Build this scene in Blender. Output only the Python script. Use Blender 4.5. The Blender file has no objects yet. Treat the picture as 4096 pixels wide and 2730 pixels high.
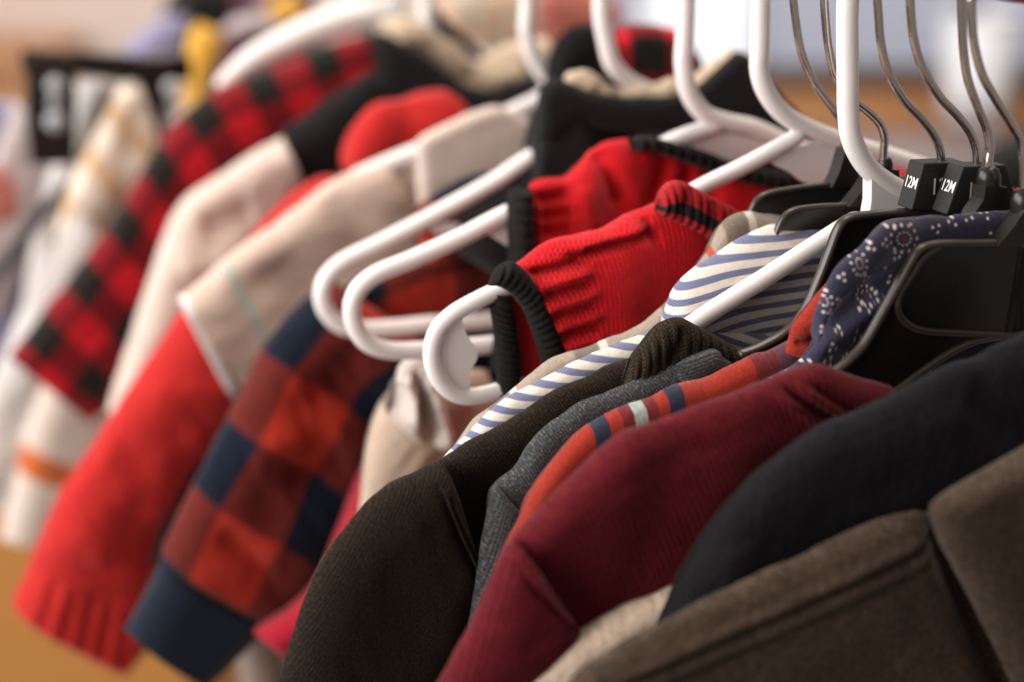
import bpy, bmesh, math
import numpy as np
from mathutils import Vector, Matrix

# ------------------------------------------------------------------ camera, world, lamps
SC = bpy.context.scene
F = 7000.0; CX, CY = 2048.0, 1365.0            # focal length and centre in photo pixels
PITCH = math.radians(16.9); PSI = math.radians(22.0)
CAM = np.array([0.0, 0.0, 1.35])
RIGHT = np.array([1.0, 0, 0]); FWD = np.array([0, math.cos(PITCH), -math.sin(PITCH)]); UP = np.array([0, math.sin(PITCH), math.cos(PITCH)])
cd = bpy.data.cameras.new("camera"); cam = bpy.data.objects.new("camera", cd); SC.collection.objects.link(cam)
cam.location = CAM; cam.rotation_euler = (math.pi/2 - PITCH, 0, 0)
cd.sensor_width = 36; cd.lens = F/4096*36; cd.clip_start = 0.02; cd.clip_end = 100
cd.dof.use_dof = True; cd.dof.focus_distance = 0.675; cd.dof.aperture_fstop = 3.45
SC.camera = cam
SC.view_settings.view_transform = 'Standard'; SC.view_settings.look = 'None'
SC.view_settings.exposure = 0.0; SC.view_settings.gamma = 1.0
SC.cycles.use_denoising = True
SC.cycles.max_bounces = 6

W = bpy.data.worlds.new("World"); SC.world = W; W.use_nodes = True
W.node_tree.nodes["Background"].inputs[0].default_value = (1.0, 0.91, 0.83, 1)
W.node_tree.nodes["Background"].inputs[1].default_value = 0.285

def area(name, loc, target, size, power, col):
    l = bpy.data.lights.new(name, 'AREA'); l.shape = 'RECTANGLE'; l.size, l.size_y = size; l.energy = power; l.color = col
    o = bpy.data.objects.new(name, l); SC.collection.objects.link(o); o.location = loc
    o.rotation_euler = (Vector(target) - Vector(loc)).to_track_quat('-Z', 'Y').to_euler()
    return o
area("window_light", (-2.0, 0.9, 2.1), (0.0, 0.75, 1.1), (1.6, 1.4), 52, (0.93, 0.96, 1.0))
area("ceiling_light", (0.25, 1.15, 2.9), (0.2, 1.0, 0), (1.4, 1.4), 44, (1.0, 0.88, 0.76))
area("side_fill_light", (-1.75, -0.45, 1.75), (-0.1, 0.8, 1.2), (1.3, 1.5), 62, (1.0, 0.95, 0.90))  # added fill lamp from the left, no known window behind it
area("back_room_light", (0.6, 2.6, 2.9), (0.6, 3.6, 1.0), (2.6, 0.8), 42, (1.0, 0.95, 0.92))

# ------------------------------------------------------------------ frame of the rail
R = np.array([-math.sin(PSI), math.cos(PSI), 0.0])      # along the rail, away from the camera
H = np.array([math.cos(PSI), math.sin(PSI), 0.0])       # along a hanger, left to right
Z = np.array([0, 0, 1.0])
def ray(px, py): return FWD + RIGHT*((px-CX)/F) - UP*((py-CY)/F)
def at_depth(px, py, d): return CAM + ray(px, py)*d
PC = at_depth(3570, 800, 0.70)                           # the white hanger nearest the camera hangs here
def pt(px, py, s):
    d = ray(px, py); return CAM + d*((np.dot(R, PC)+s - np.dot(R, CAM))/np.dot(R, d))
def plane(P): return np.stack([(P-PC) @ H, P[..., 2]-PC[2]], -1)

# ------------------------------------------------------------------ noise
_T = np.random.RandomState(7).rand(256, 256)
def vnoise(x, y, seed=0):
    x = np.asarray(x, float)+seed*17.13; y = np.asarray(y, float)+seed*9.71
    xi = np.floor(x).astype(int); yi = np.floor(y).astype(int); fx = x-xi; fy = y-yi
    fx = fx*fx*fx*(fx*(fx*6-15)+10); fy = fy*fy*fy*(fy*(fy*6-15)+10)
    g = lambda a, b: _T[a & 255, b & 255]
    return ((g(xi, yi)*(1-fx)+g(xi+1, yi)*fx)*(1-fy)+(g(xi, yi+1)*(1-fx)+g(xi+1, yi+1)*fx)*fy)*2-1
def fbm(x, y, seed=0, o=3):
    t = 0; a = 1
    for k in range(o): t = t+a*vnoise(x*2**k, y*2**k, seed+k*3); a *= .5
    return t

# ------------------------------------------------------------------ node materials
class NB:
    def __init__(s, name):
        s.m = bpy.data.materials.new(name); s.m.use_nodes = True; s.t = s.m.node_tree; s.n = s.t.nodes
        s.bsdf = s.n["Principled BSDF"]
        s.uvn = s.n.new("ShaderNodeUVMap"); sp = s.n.new("ShaderNodeSeparateXYZ"); s.t.links.new(s.uvn.outputs[0], sp.inputs[0])
        s.u, s.v = sp.outputs[0], sp.outputs[1]
    def put(s, sock, val):
        if isinstance(val, bpy.types.NodeSocket): s.t.links.new(val, sock)
        elif isinstance(val, (tuple, list)) and len(val) == 3 and sock.type == 'RGBA': sock.default_value = (*val, 1)
        else: sock.default_value = val
    def math(s, op, a, b=0.0, c=None):
        n = s.n.new("ShaderNodeMath"); n.operation = op; s.put(n.inputs[0], a); s.put(n.inputs[1], b)
        if c is not None: s.put(n.inputs[2], c)
        return n.outputs[0]
    def mix(s, f, a, b, mode='MIX'):
        n = s.n.new("ShaderNodeMix"); n.data_type = 'RGBA'; n.blend_type = mode
        s.put(n.inputs[0], f); s.put(n.inputs[6], a); s.put(n.inputs[7], b); return n.outputs[2]
    def noise(s, scale, detail=2, vec=None, out=0):
        n = s.n.new("ShaderNodeTexNoise"); n.inputs["Scale"].default_value = scale; n.inputs["Detail"].default_value = detail
        s.t.links.new(vec or s.uvn.outputs[0], n.inputs["Vector"]); return n.outputs[out]
    def step(s, x, edge, soft):           # 0 below the edge, 1 above
        n = s.n.new("ShaderNodeMapRange"); n.interpolation_type = 'SMOOTHSTEP'
        s.put(n.inputs[0], x); s.put(n.inputs[1], edge-soft); s.put(n.inputs[2], edge+soft); return n.outputs[0]
    def band(s, x, period, off, duty=.5, soft=.03):   # 1 inside the band
        fr = s.math('FRACT', s.math('ADD', s.math('MULTIPLY', x, 1/period), off+100))
        tri = s.math('ABSOLUTE', s.math('SUBTRACT', fr, .5))
        return s.step(s.math('SUBTRACT', .5, tri), .5-duty/2, soft)
    def ramp(s, x, stops, interp='CONSTANT'):
        n = s.n.new("ShaderNodeValToRGB"); n.color_ramp.interpolation = interp; e = n.color_ramp.elements
        while len(e) < len(stops): e.new(0.5)
        for el, (p, c) in zip(e, stops): el.position = p; el.color = (*c, 1)
        s.put(n.inputs[0], x); return n.outputs[0]
    def bump(s, h, dist, prev=None, strength=1.0):
        n = s.n.new("ShaderNodeBump"); n.inputs["Distance"].default_value = dist; n.inputs["Strength"].default_value = strength
        s.put(n.inputs["Height"], h)
        if prev is not None: s.put(n.inputs["Normal"], prev)
        return n.outputs[0]
    def warp(s, amt, scale):
        n = s.noise(scale, 2, out=1); sp = s.n.new("ShaderNodeSeparateXYZ"); s.t.links.new(n, sp.inputs[0])
        s.u = s.math('ADD', s.u, s.math('MULTIPLY', s.math('SUBTRACT', sp.outputs[0], .5), amt))
        s.v = s.math('ADD', s.v, s.math('MULTIPLY', s.math('SUBTRACT', sp.outputs[1], .5), amt))

def cloth(name, col, surf='weave', period=.0011, depth=.0004, var=.25, varscale=500, rough=.9, sheen=.25, warp=.0015, mottled=0, swap=False, vrough=.5, soft=.0016):
    """col: a colour, or a function of the node builder that returns a colour socket"""
    b = NB(name)
    if warp: b.warp(warp, 45)
    c = col(b) if callable(col) else col
    n1 = b.noise(varscale, 4); n1.node.inputs['Roughness'].default_value = vrough
    n1 = b.math('MULTIPLY_ADD', b.math('SUBTRACT', n1, .5), 1.6, .5)
    f = b.math('MULTIPLY_ADD', n1, 2*var, 1-var)
    n2 = b.noise(14, 2); f = b.math('MULTIPLY', f, b.math('MULTIPLY_ADD', n2, .24, .88))
    if mottled:
        nm = b.step(b.noise(1300, 2), .55, .08); f = b.math('MULTIPLY', f, b.math('MULTIPLY_ADD', nm, mottled, 1-mottled*.3))
    u, v = (b.v, b.u) if swap else (b.u, b.v)
    if surf == 'knit':
        fu = b.math('FRACT', b.math('ADD', b.math('MULTIPLY', u, 1/period), 100))
        tri = b.math('ABSOLUTE', b.math('SUBTRACT', fu, .5))                 # 0 centre .5 edge
        col_h = b.math('SUBTRACT', 1, b.math('POWER', b.math('MULTIPLY', tri, 2), 2.5))
        vv = b.math('FRACT', b.math('ADD', b.math('MULTIPLY', b.math('ADD', v, b.math('MULTIPLY', tri, period*1.2)), 1/(period*.8)), 100))
        vh = b.math('SINE', b.math('MULTIPLY', vv, math.pi))
        fz = b.noise(900, 3)
        h = b.math('ADD', b.math('MULTIPLY_ADD', vh, .45, b.math('MULTIPLY', col_h, .6)), b.math('MULTIPLY', fz, .9))
        f = b.math('MULTIPLY', f, b.math('MULTIPLY_ADD', b.math('MULTIPLY', col_h, b.math('ADD', vh, .35)), .42, .70))
    elif surf == 'rib':
        fu = b.math('FRACT', b.math('ADD', b.math('MULTIPLY', u, 1/period), 100))
        h = b.math('SINE', b.math('MULTIPLY', fu, math.pi))
        h = b.math('ADD', h, b.math('MULTIPLY', b.noise(1500, 2), .5))
    elif surf == 'fleece':
        h = b.math('ADD', b.noise(260, 4), b.math('MULTIPLY', b.noise(1500, 2), .5))
    else:
        s1 = b.math('SINE', b.math('MULTIPLY', u, 2*math.pi/period)); s2 = b.math('SINE', b.math('MULTIPLY', v, 2*math.pi/period))
        h = b.math('MULTIPLY_ADD', b.math('MULTIPLY', s1, s2), .35, b.noise(900, 3))
        f = b.math('MULTIPLY', f, b.math('MULTIPLY_ADD', b.math('MULTIPLY', s1, s2), .08, 1))
    soft = b.bump(b.noise(70, 4), soft, None, .8)
    nrm = b.bump(h, depth, soft)
    b.put(b.bsdf.inputs["Base Color"], b.mix(1.0, c, _grey(b, f), 'MULTIPLY'))
    b.put(b.bsdf.inputs["Normal"], nrm)
    b.put(b.bsdf.inputs["Roughness"], rough); b.put(b.bsdf.inputs["Specular IOR Level"], .07)
    b.put(b.bsdf.inputs["Sheen Weight"], sheen); b.put(b.bsdf.inputs["Sheen Roughness"], .4)
    return b.m
def _grey(b, f):
    n = b.n.new("ShaderNodeCombineXYZ")
    for i in range(3): b.t.links.new(f, n.inputs[i])
    return n.outputs[0]
def gingham(dark, mid, light, pu, pv, ou=0, ov=0, soft=.03):
    def fn(b):
        x = b.band(b.u, pu, ou, .5, soft); y = b.band(b.v, pv, ov, .5, soft); s = b.math('ADD', x, y)
        return b.mix(b.step(s, 1.5, .4), b.mix(b.step(s, .5, .4), light, mid), dark)
    return fn
def stripes(axis, period, duty, base, col, off=0, soft=.04, wov=True):
    def fn(b):
        x = b.band(b.u if axis == 'u' else b.v, period, off, duty, soft)
        c = col
        if wov:                              # coloured and white yarns woven together
            t = b.math('SINE', b.math('MULTIPLY', b.math('ADD', b.u, b.math('MULTIPLY', b.v, .7)), 2*math.pi/.0009))
            c = b.mix(b.math('MULTIPLY', b.step(t, .35, .5), .33), col, base)
        return b.mix(x, base, c)
    return fn
def ramped(axis, length, stops):
    return lambda b: b.ramp(b.math('MULTIPLY', b.u if axis == 'u' else b.v, 1/length), stops)
def plain(name, col, rough=.4, metal=0, spec=.5, bump=0, bscale=300, var=.06, coat=0, sss=0):
    b = NB(name); tc = b.n.new("ShaderNodeTexCoord")
    n = b.noise(bscale, 3, tc.outputs["Object"]); f = b.math('MULTIPLY_ADD', n, 2*var, 1-var)
    b.put(b.bsdf.inputs["Base Color"], b.mix(1.0, col, _grey(b, f), 'MULTIPLY'))
    n2 = b.noise(40, 4, tc.outputs["Object"])
    b.put(b.bsdf.inputs["Roughness"], b.math('MULTIPLY_ADD', n2, .24, rough-.12)); b.put(b.bsdf.inputs["Metallic"], metal)
    b.put(b.bsdf.inputs["Specular IOR Level"], spec); b.put(b.bsdf.inputs["Coat Weight"], coat)
    if sss:
        b.put(b.bsdf.inputs["Subsurface Weight"], sss); b.bsdf.inputs["Subsurface Radius"].default_value = (1, .6, .5); b.put(b.bsdf.inputs["Subsurface Scale"], .003)
    if bump: b.put(b.bsdf.inputs["Normal"], b.bump(n, bump))
    return b.m

# ------------------------------------------------------------------ objects
def thing(name, label, cat, loc, group=None):
    o = bpy.data.objects.new(name, None); SC.collection.objects.link(o); o.location = loc; o.empty_display_size = .02
    o['label'] = label; o['category'] = cat
    if group: o['group'] = group
    return o
def wloc(o):
    v = np.zeros(3)
    while o is not None: v = v+np.array(o.location); o = o.parent
    return v
def mesh_obj(name, verts, faces, mat, parent=None, uvs=None, smooth=True, attrs=None, label=None):
    verts = np.asarray(verts, float)
    if parent is not None: off = wloc(parent); loc = None
    else: off = verts.mean(0); loc = off
    me = bpy.data.meshes.new(name); me.from_pydata((verts-off).tolist(), [], faces); me.update()
    if uvs is not None:
        l = me.uv_layers.new(name="UVMap"); idx = np.zeros(len(me.loops), int); me.loops.foreach_get("vertex_index", idx)
        l.data.foreach_set("uv", np.asarray(uvs, float)[idx].ravel())
    for k, a in (attrs or {}).items():
        at = me.attributes.new(k, 'FLOAT', 'POINT'); at.data.foreach_set("value", np.asarray(a, float))
    if smooth: me.polygons.foreach_set("use_smooth", [True]*len(me.polygons))
    me.materials.append(mat)
    bm = bmesh.new(); bm.from_mesh(me); bmesh.ops.recalc_face_normals(bm, faces=bm.faces); bm.to_mesh(me); bm.free()
    o = bpy.data.objects.new(name, me); SC.collection.objects.link(o)
    if parent is not None: o.parent = parent
    else: o.location = loc
    if label: o['label'] = label
    return o

def spline(P, n, closed=False):
    """Centripetal-free Catmull-Rom through P, resampled to n points of equal arc length."""
    P = np.asarray(P, float)
    if closed: Q = np.vstack([P[-1], P, P[0], P[1]])
    else: Q = np.vstack([2*P[0]-P[1], P, 2*P[-1]-P[-2]])
    out = []
    for i in range(1, len(Q)-2):
        p0, p1, p2, p3 = Q[i-1:i+3]; d = max(np.linalg.norm(p2-p1), 1e-9)
        m1 = (p2-p0)/max(np.linalg.norm(p2-p1)+np.linalg.norm(p1-p0), 1e-9)*d
        m2 = (p3-p1)/max(np.linalg.norm(p3-p2)+np.linalg.norm(p2-p1), 1e-9)*d
        t = np.linspace(0, 1, 24, endpoint=False)[:, None]
        out.append((2*t**3-3*t**2+1)*p1+(t**3-2*t**2+t)*m1+(-2*t**3+3*t**2)*p2+(t**3-t**2)*m2)
    out.append(P[-1:] if not closed else P[:1]); D = np.vstack(out)
    L = np.concatenate([[0], np.cumsum(np.linalg.norm(np.diff(D, axis=0), axis=1))])
    x = np.linspace(0, L[-1], n, endpoint=not closed)
    return np.stack([np.interp(x, L, D[:, k]) for k in range(3)], 1)

def unproj(pts, s): return np.array([pt(p[0], p[1], s+(p[2] if len(p) > 2 else 0)) for p in pts])

def loft(name, parent, mat, s, A, B, w=.008, n=90, m=30, er=None, amp=.0012, wscale=.03, ang=0, stretch=2.0, folds=(), caps=(0, 0),
         uv='loft', uvang=0, uvcurve=None, rib=None, seed=0, back=.8, edge=.0009, prints=None, label=None, bulge=0, wB=None):
    """A cloth panel with two faces and a rounded rim, hung between two edge lines A and B."""
    A3 = spline(unproj(A, s), n)
    if isinstance(B, (int, float)): B3 = A3-Z*B
    else: B3 = spline(unproj(B, s), n)
    tl = np.concatenate([[0], np.cumsum(np.linalg.norm(np.diff(A3, axis=0), axis=1))])
    A3 = A3+Z*(edge*fbm(tl/.018, tl*0+seed, seed+5))[:, None]
    C = B3-A3; L = np.linalg.norm(C, axis=1); er = er or w*1.1
    q = (1-np.cos(np.linspace(0, math.pi, m+1)))/2
    q = .75*q+.25*np.linspace(0, 1, m+1)
    E = q[None, :]*L[:, None]
    erl = np.minimum(er, L/2)[:, None]
    d = np.minimum(E, L[:, None]-E)
    prof = np.sqrt(np.clip(1-(1-np.clip(d/erl, 0, 1))**2, 0, 1))
    ww = np.full(n, w)
    for k, cap in enumerate(caps):
        if cap:
            dd = tl if k == 0 else tl[-1]-tl
            ww = ww*np.sqrt(np.clip(1-(1-np.clip(dd/cap, 0, 1))**2, .0004, 1))
    hgt = prof*ww[:, None]+bulge*np.sin(q*math.pi)[None, :]
    base = A3[:, None]+C[:, None]*q[None, :, None]
    ab = plane(base); ca, sa = math.cos(math.radians(ang)), math.sin(math.radians(ang))
    x = ab[..., 0]*ca+ab[..., 1]*sa; y = -ab[..., 0]*sa+ab[..., 1]*ca
    fade = np.clip(d/(er*1.5), 0, 1)
    disp = amp*fbm(x/(wscale*stretch), y/wscale, seed)*(.35+.65*fade)
    for p0, p1, wd, am in folds:
        a0, a1 = plane(pt(p0[0], p0[1], s)), plane(pt(p1[0], p1[1], s)); dv = a1-a0; LL = max(dv @ dv, 1e-12)
        t = np.clip(((ab-a0) @ dv)/LL, 0, 1); dist = np.linalg.norm(ab-(a0+t[..., None]*dv), axis=-1)
        disp = disp+am*np.exp(-(dist/wd)**2)*np.clip(np.minimum(t, 1-t)*5+.35, 0, 1)
    if rib: disp = disp+rib[1]*(np.abs(np.sin(math.pi*tl/rib[0]+.35*fbm(tl/.01, tl*0, seed)))[:, None]*2-1)*np.clip(prof+.3, 0, 1)
    near = base-R*(hgt+disp)[..., None]
    far = base+R*(hgt*back)[..., None]
    ring = np.concatenate([near, far[:, m-1:0:-1]], 1); k = 2*m
    V = ring.reshape(-1, 3)
    faces = [(i*k+j, i*k+(j+1) % k, (i+1)*k+(j+1) % k, (i+1)*k+j) for i in range(n-1) for j in range(k)]
    faces += [tuple(range(k)), tuple((n-1)*k+j for j in range(k))]
    if uv == 'loft':
        U = np.concatenate([E, E[:, m-1:0:-1]+.5], 1); VV = np.repeat(tl[:, None], k, 1); UV = np.stack([U, VV], -1).reshape(-1, 2)
    elif uv == 'norm':
        U = np.concatenate([np.repeat(q[None], n, 0), np.repeat(q[None, m-1:0:-1], n, 0)], 1); UV = np.stack([U, np.repeat(tl[:, None], k, 1)], -1).reshape(-1, 2)
    else:
        a = plane(V)
        if uvcurve: a = a.copy(); a[:, 1] = a[:, 1]+uvcurve[1]*np.clip(uvcurve[0]-a[:, 0], 0, 1)**2
        c_, s_ = math.cos(math.radians(uvang)), math.sin(math.radians(uvang))
        UV = np.stack([a[:, 0]*c_+a[:, 1]*s_, -a[:, 0]*s_+a[:, 1]*c_], 1)
    attrs = None
    if prints:
        a = plane(V); pr = np.zeros(len(V)); rd = np.zeros(len(V))
        for (px, py, rr, kind) in prints:
            c = plane(pt(px, py, s)); dist = np.linalg.norm(a-c, axis=1); val = np.clip((rr*1.15-dist)/(rr*.4), 0, 1)
            if kind: rd = np.maximum(rd, val)
            else: pr = np.maximum(pr, val)
        attrs = {'print_white': pr, 'print_red': rd}
    return mesh_obj(name, V, faces, mat, parent, UV, attrs=attrs, label=label)

def tube(name, parent, mat, P, r, n=60, k=14, closed=False, flat=1.0, resample=True, label=None, world=True):
    C = spline(P, n, closed) if resample else np.asarray(P, float); n = len(C)
    T = np.roll(C, -1, 0)-np.roll(C, 1, 0)
    if not closed: T[0] = C[1]-C[0]; T[-1] = C[-1]-C[-2]
    T /= np.linalg.norm(T, axis=1)[:, None]
    rr = np.interp(np.linspace(0, 1, n), np.linspace(0, 1, len(r)), r) if isinstance(r, (list, tuple)) else np.full(n, r)
    V = []; N = np.cross(T[0], R); 
    if np.linalg.norm(N) < .1: N = np.cross(T[0], Z)
    N /= np.linalg.norm(N); th = np.arange(k)*2*math.pi/k
    for i in range(n):
        N = N-T[i]*(N @ T[i]); N /= np.linalg.norm(N); Bn = np.cross(T[i], N)
        V.append(C[i]+rr[i]*(np.cos(th)[:, None]*N+flat*np.sin(th)[:, None]*Bn))
    rings = n
    if not closed:                                        # rounded ends
        for sgn, i in ((-1, 0), (1, n-1)):
            add = []
            for a in (35, 65):
                cc = C[i]+T[i]*sgn*rr[i]*math.sin(math.radians(a)); add.append(cc+(V[i]-C[i])*math.cos(math.radians(a)) if sgn < 0 else cc+(V[n-1 if sgn > 0 else 0]-C[i])*math.cos(math.radians(a)))
            if sgn < 0: pre = add[::-1]
            else: post = add
        V = pre+V+post; rings = n+4
    V = np.vstack(V)
    f = [(i*k+j, i*k+(j+1) % k, ((i+1) % rings)*k+(j+1) % k, ((i+1) % rings)*k+j) for i in range(rings if closed else rings-1) for j in range(k)]
    if not closed: f += [tuple(range(k)), tuple((rings-1)*k+j for j in range(k))]
    uv = np.stack([np.tile(np.arange(k)/k*.02, rings), np.repeat(np.arange(rings)*.002, k)], 1)
    return mesh_obj(name, V, f, mat, parent, uv, label=label)

def plate(name, parent, mat, outline, th, bev=.0006, smooth_n=0, off=0.0, segs=2, label=None):
    """A flat moulded piece: outline (world points in a hanger plane) given thickness along the rail and rounded edges."""
    P = np.asarray(outline, float)
    if smooth_n: P = spline(P, smooth_n, True)
    n = len(P); P = P+R*off
    V = np.vstack([P-R*th/2, P+R*th/2]); c = V.mean(0)
    bm = bmesh.new(); vs = [bm.verts.new(v) for v in V]
    bm.faces.new(vs[:n]); bm.faces.new(vs[n:][::-1])
    for i in range(n): bm.faces.new((vs[i], vs[(i+1) % n], vs[n+(i+1) % n], vs[n+i]))
    bm.edges.ensure_lookup_table()
    if bev:
        es = [e for e in bm.edges if len(e.link_faces) == 2 and e.calc_face_angle(0) > .6]
        bmesh.ops.bevel(bm, geom=es, offset=bev, segments=segs, profile=.5, affect='EDGES', clamp_overlap=True)
    bmesh.ops.triangulate(bm, faces=[f for f in bm.faces if len(f.verts) > 4])
    bm.normal_update(); bm.verts.index_update()
    V = np.array([v.co[:] for v in bm.verts]); f = [tuple(v.index for v in fc.verts) for fc in bm.faces]; bm.free()
    o = mesh_obj(name, V, f, mat, parent, np.stack([V @ H, V[:, 2]], 1), smooth=False, label=label)
    if hasattr(o.data, 'set_sharp_from_angle'):
        o.data.polygons.foreach_set("use_smooth", [True]*len(o.data.polygons)); o.data.set_sharp_from_angle(angle=math.radians(32))
    return o

def lettering(name, parent, mat, text, origin, xd, yd, height, lift=.00012, xs=.72):
    cu = bpy.data.curves.new(name, 'FONT'); cu.body = text; cu.size = 1; cu.resolution_u = 4
    cu.offset = 0.008
    tmp = bpy.data.objects.new(name, cu); SC.collection.objects.link(tmp)
    bpy.context.view_layer.update()
    me = bpy.data.meshes.new_from_object(tmp.evaluated_get(bpy.context.evaluated_depsgraph_get()))
    bpy.data.objects.remove(tmp); bpy.data.curves.remove(cu)
    v = np.array([x.co[:] for x in me.vertices]); hh = v[:, 1].max()-v[:, 1].min(); sc = height/hh
    nd = np.cross(xd, yd); nd /= np.linalg.norm(nd)
    P = np.asarray(origin)+np.outer(v[:, 0]*sc*xs, xd)+np.outer((v[:, 1]-v[:, 1].min())*sc, yd)+nd*lift
    f = [tuple(p.vertices) for p in me.polygons]; bpy.data.meshes.remove(me)
    return mesh_obj(name, P, f, mat, parent, P[:, :2], smooth=False)

# ------------------------------------------------------------------ materials
M = {}
M['white_plastic'] = plain('white_plastic', (.76, .715, .695), .30, spec=.5, var=.06, bscale=45, sss=.15)
M['black_plastic'] = plain('black_plastic', (.011, .009, .007), .30, spec=.38, bump=.00005, bscale=1400, var=.3)
M['rim_plastic'] = plain('highlit_black_plastic', (.030, .022, .016), .34, spec=.5, var=.3, bscale=200)  # lighter brown base colour stands in for warm highlights on the rims
M['block_plastic'] = plain('block_plastic', (.016, .015, .014), .55, spec=.3, bump=.0003, bscale=1800, var=.35)
M['chrome'] = plain('chrome', (.60, .53, .49), .13, metal=1, bump=.0001, bscale=500, var=.12)
M['rail'] = plain('rail', (.05, .012, .014), .3, spec=.5)
M['ink'] = plain('white_ink', (.72, .72, .72), .6)
M['ink_dim'] = plain('warm_grey_ink', (.60, .52, .47), .6)  # greyer, warmer ink for the front lettering
M['red_knit'] = cloth('red_knit', (.50, .009, .014), 'knit', .0020, .0008, .2, 700, swap=True, warp=.0045, sheen=.12)
M['red_rib'] = cloth('red_rib', (.50, .009, .014), 'knit', .0019, .0010, .12, 700, warp=.002, sheen=.15)
M['black_rib'] = cloth('black_rib', (.012, .011, .010), 'fleece', depth=.0007, var=.25, varscale=700, warp=.002, sheen=.07)
M['neck_rib'] = cloth('neck_rib', lambda b: b.ramp(b.u, [(0, (.50, .009, .014)), (.46, (.014, .013, .013)), (.76, (.50, .009, .014))]), 'rib', .0023, .0008, .12, 700, swap=True, warp=0, sheen=.15)
M['far_plaid'] = cloth('far_plaid', gingham((.014, .012, .010), (.17, .008, .012), (.50, .012, .02), .044, .045, .32, .30, .03), 'fleece', depth=.0005)
M['far_plaid_hood'] = cloth('far_plaid_hood', gingham((.014, .012, .010), (.17, .008, .012), (.5, .012, .02), .040, .046, .1, .05, .02), 'fleece', depth=.0005)
M['black_fleece'] = cloth('black_fleece', (.010, .0095, .0095), 'weave', .0012, .0005, sheen=.05)
M['black_jersey'] = cloth('black_jersey', (.0165, .016, .0165), 'weave', .0012, .0004, sheen=.10)
M['sherpa'] = cloth('sherpa', (.66, .51, .37), 'fleece', depth=.0025, varscale=180, var=.3, sheen=.3)
M['cream_jersey'] = cloth('cream_jersey', (.62, .50, .43), 'weave', .0012, .0004, var=.12, sheen=.2)
M['red_fleece'] = cloth('red_fleece', (.43, .021, .019), 'fleece', depth=.0010, varscale=220, var=.25, sheen=.18, vrough=.65, soft=.0016)
M['polo'] = cloth('polo', lambda b: b.mix(b.math('MULTIPLY', b.step(b.v, .1085, .0006), b.math('SUBTRACT', 1, b.step(b.v, .1145, .0006))), (.60, .46, .39), (.40, .45, .40)), 'weave', .0012, .0004, var=.12, sheen=.2)
M['polo_trim'] = cloth('polo_trim', (.68, .62, .60), 'weave', .001, .0004, var=.1)
M['polo_collar'] = cloth('polo_collar', (.64, .52, .46), 'rib', .0014, .0003, var=.1)
M['navy_plaid'] = cloth('navy_plaid', gingham((.005, .008, .017), (.105, .013, .010), (.31, .024, .013), .076, .080, .57, .10, .035), 'fleece', depth=.0010, varscale=450, var=.35, warp=.006, vrough=.7, soft=.003, sheen=.18)
M['navy_rib'] = cloth('navy_rib', (.009, .013, .024), 'rib', .0016, .0005, swap=False, sheen=.2)
M['tan_twill'] = cloth('tan_twill', (.46, .34, .26), 'weave', .0011, .0005, var=.15)
M['lining'] = cloth('satin_highlight', (.55, .47, .43), 'weave', .0008, .0002, rough=.35, sheen=0, var=.08)  # pale base colour stands in for satin highlights on the tan cloth
M['crimson'] = cloth('crimson_knit', (.34, .007, .022), 'knit', .002, .0008, .2, 700, swap=True)
M['grey_cloth'] = cloth('grey_cloth', (.26, .20, .17), 'weave', .0012, .0004)
def beige_plaid(b):
    c = (.35, .28, .225)
    x = b.band(b.u, .042, .12, .30, .02); y = b.band(b.v, .042, .2, .26, .02)
    c = b.mix(b.math('MULTIPLY', x, .6), c, (.10, .075, .055)); c = b.mix(b.math('MULTIPLY', y, .75), c, (.13, .10, .075))
    c = b.mix(b.band(b.v, .168, .52, .022, .002), c, (.42, .07, .03)); return b.mix(b.band(b.v, .042, .02, .08, .006), c, (.62, .55, .48))
M['beige_plaid'] = cloth('beige_plaid', beige_plaid, 'weave', .0009, .0005, var=.15)
SW, SB = (.66, .585, .52), (.070, .095, .215)
M['stripe'] = cloth('blue_stripe', stripes('v', .0051, .46, SW, SB, .0), 'weave', .0008, .0004, var=.12, warp=.0009)
M['brown_knit'] = cloth('brown_knit', (.0165, .0112, .0075), 'knit', .0012, .00032, .5, 800, mottled=.8, sheen=.06)
M['brown_rib'] = cloth('brown_rib', (.028, .0185, .0115), 'knit', .0017, .0010, .4, 800, mottled=.6, sheen=.06, swap=True)
M['grey_heather'] = cloth('grey_heather', (.055, .054, .058), 'knit', .0012, .0006, .5, 900, mottled=1.0, sheen=.1)
RO, MA, NV, MI, PU = (.27, .024, .013), (.13, .015, .017), (.022, .025, .045), (.30, .34, .31), (.09, .03, .05)
M['bar_plaid'] = cloth('bar_plaid', ramped('v', 1.0, [(0, RO), (.5, RO)]), 'weave', .0009, .0004)
def navy_print(b):
    a = b.n.new("ShaderNodeAttribute"); a.attribute_name = 'print_white'; r = b.n.new("ShaderNodeAttribute"); r.attribute_name = 'print_red'
    return b.mix(r.outputs["Fac"], b.mix(a.outputs["Fac"], (.036, .034, .064), (.72, .64, .60)), (.22, .012, .02))
M['navy_print'] = cloth('navy_print', navy_print, 'weave', .0008, .0004, var=.18, warp=0)
M['maroon'] = cloth('maroon_rib', (.088, .007, .011), 'rib', .0022, .00028, .45, 520, sheen=.10, swap=False)
M['maroon_sleeve'] = cloth('maroon_rib_sleeve', (.088, .007, .012), 'rib', .0022, .00028, .45, 520, sheen=.10, swap=True)
M['charcoal'] = cloth('charcoal_jersey', (.0098, .0092, .0110), 'fleece', depth=.0005, var=.5, varscale=500, sheen=.07, vrough=.7, soft=.0025)
M['tan_wool'] = cloth('tan_wool', (.60, .47, .37), 'fleece', depth=.0016, varscale=350, var=.45, sheen=.2, vrough=.7)
M['tweed'] = cloth('olive_tweed', (.050, .034, .024), 'fleece', depth=.0010, var=.75, varscale=420, mottled=.6, sheen=.08, vrough=.75, soft=.003)
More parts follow.
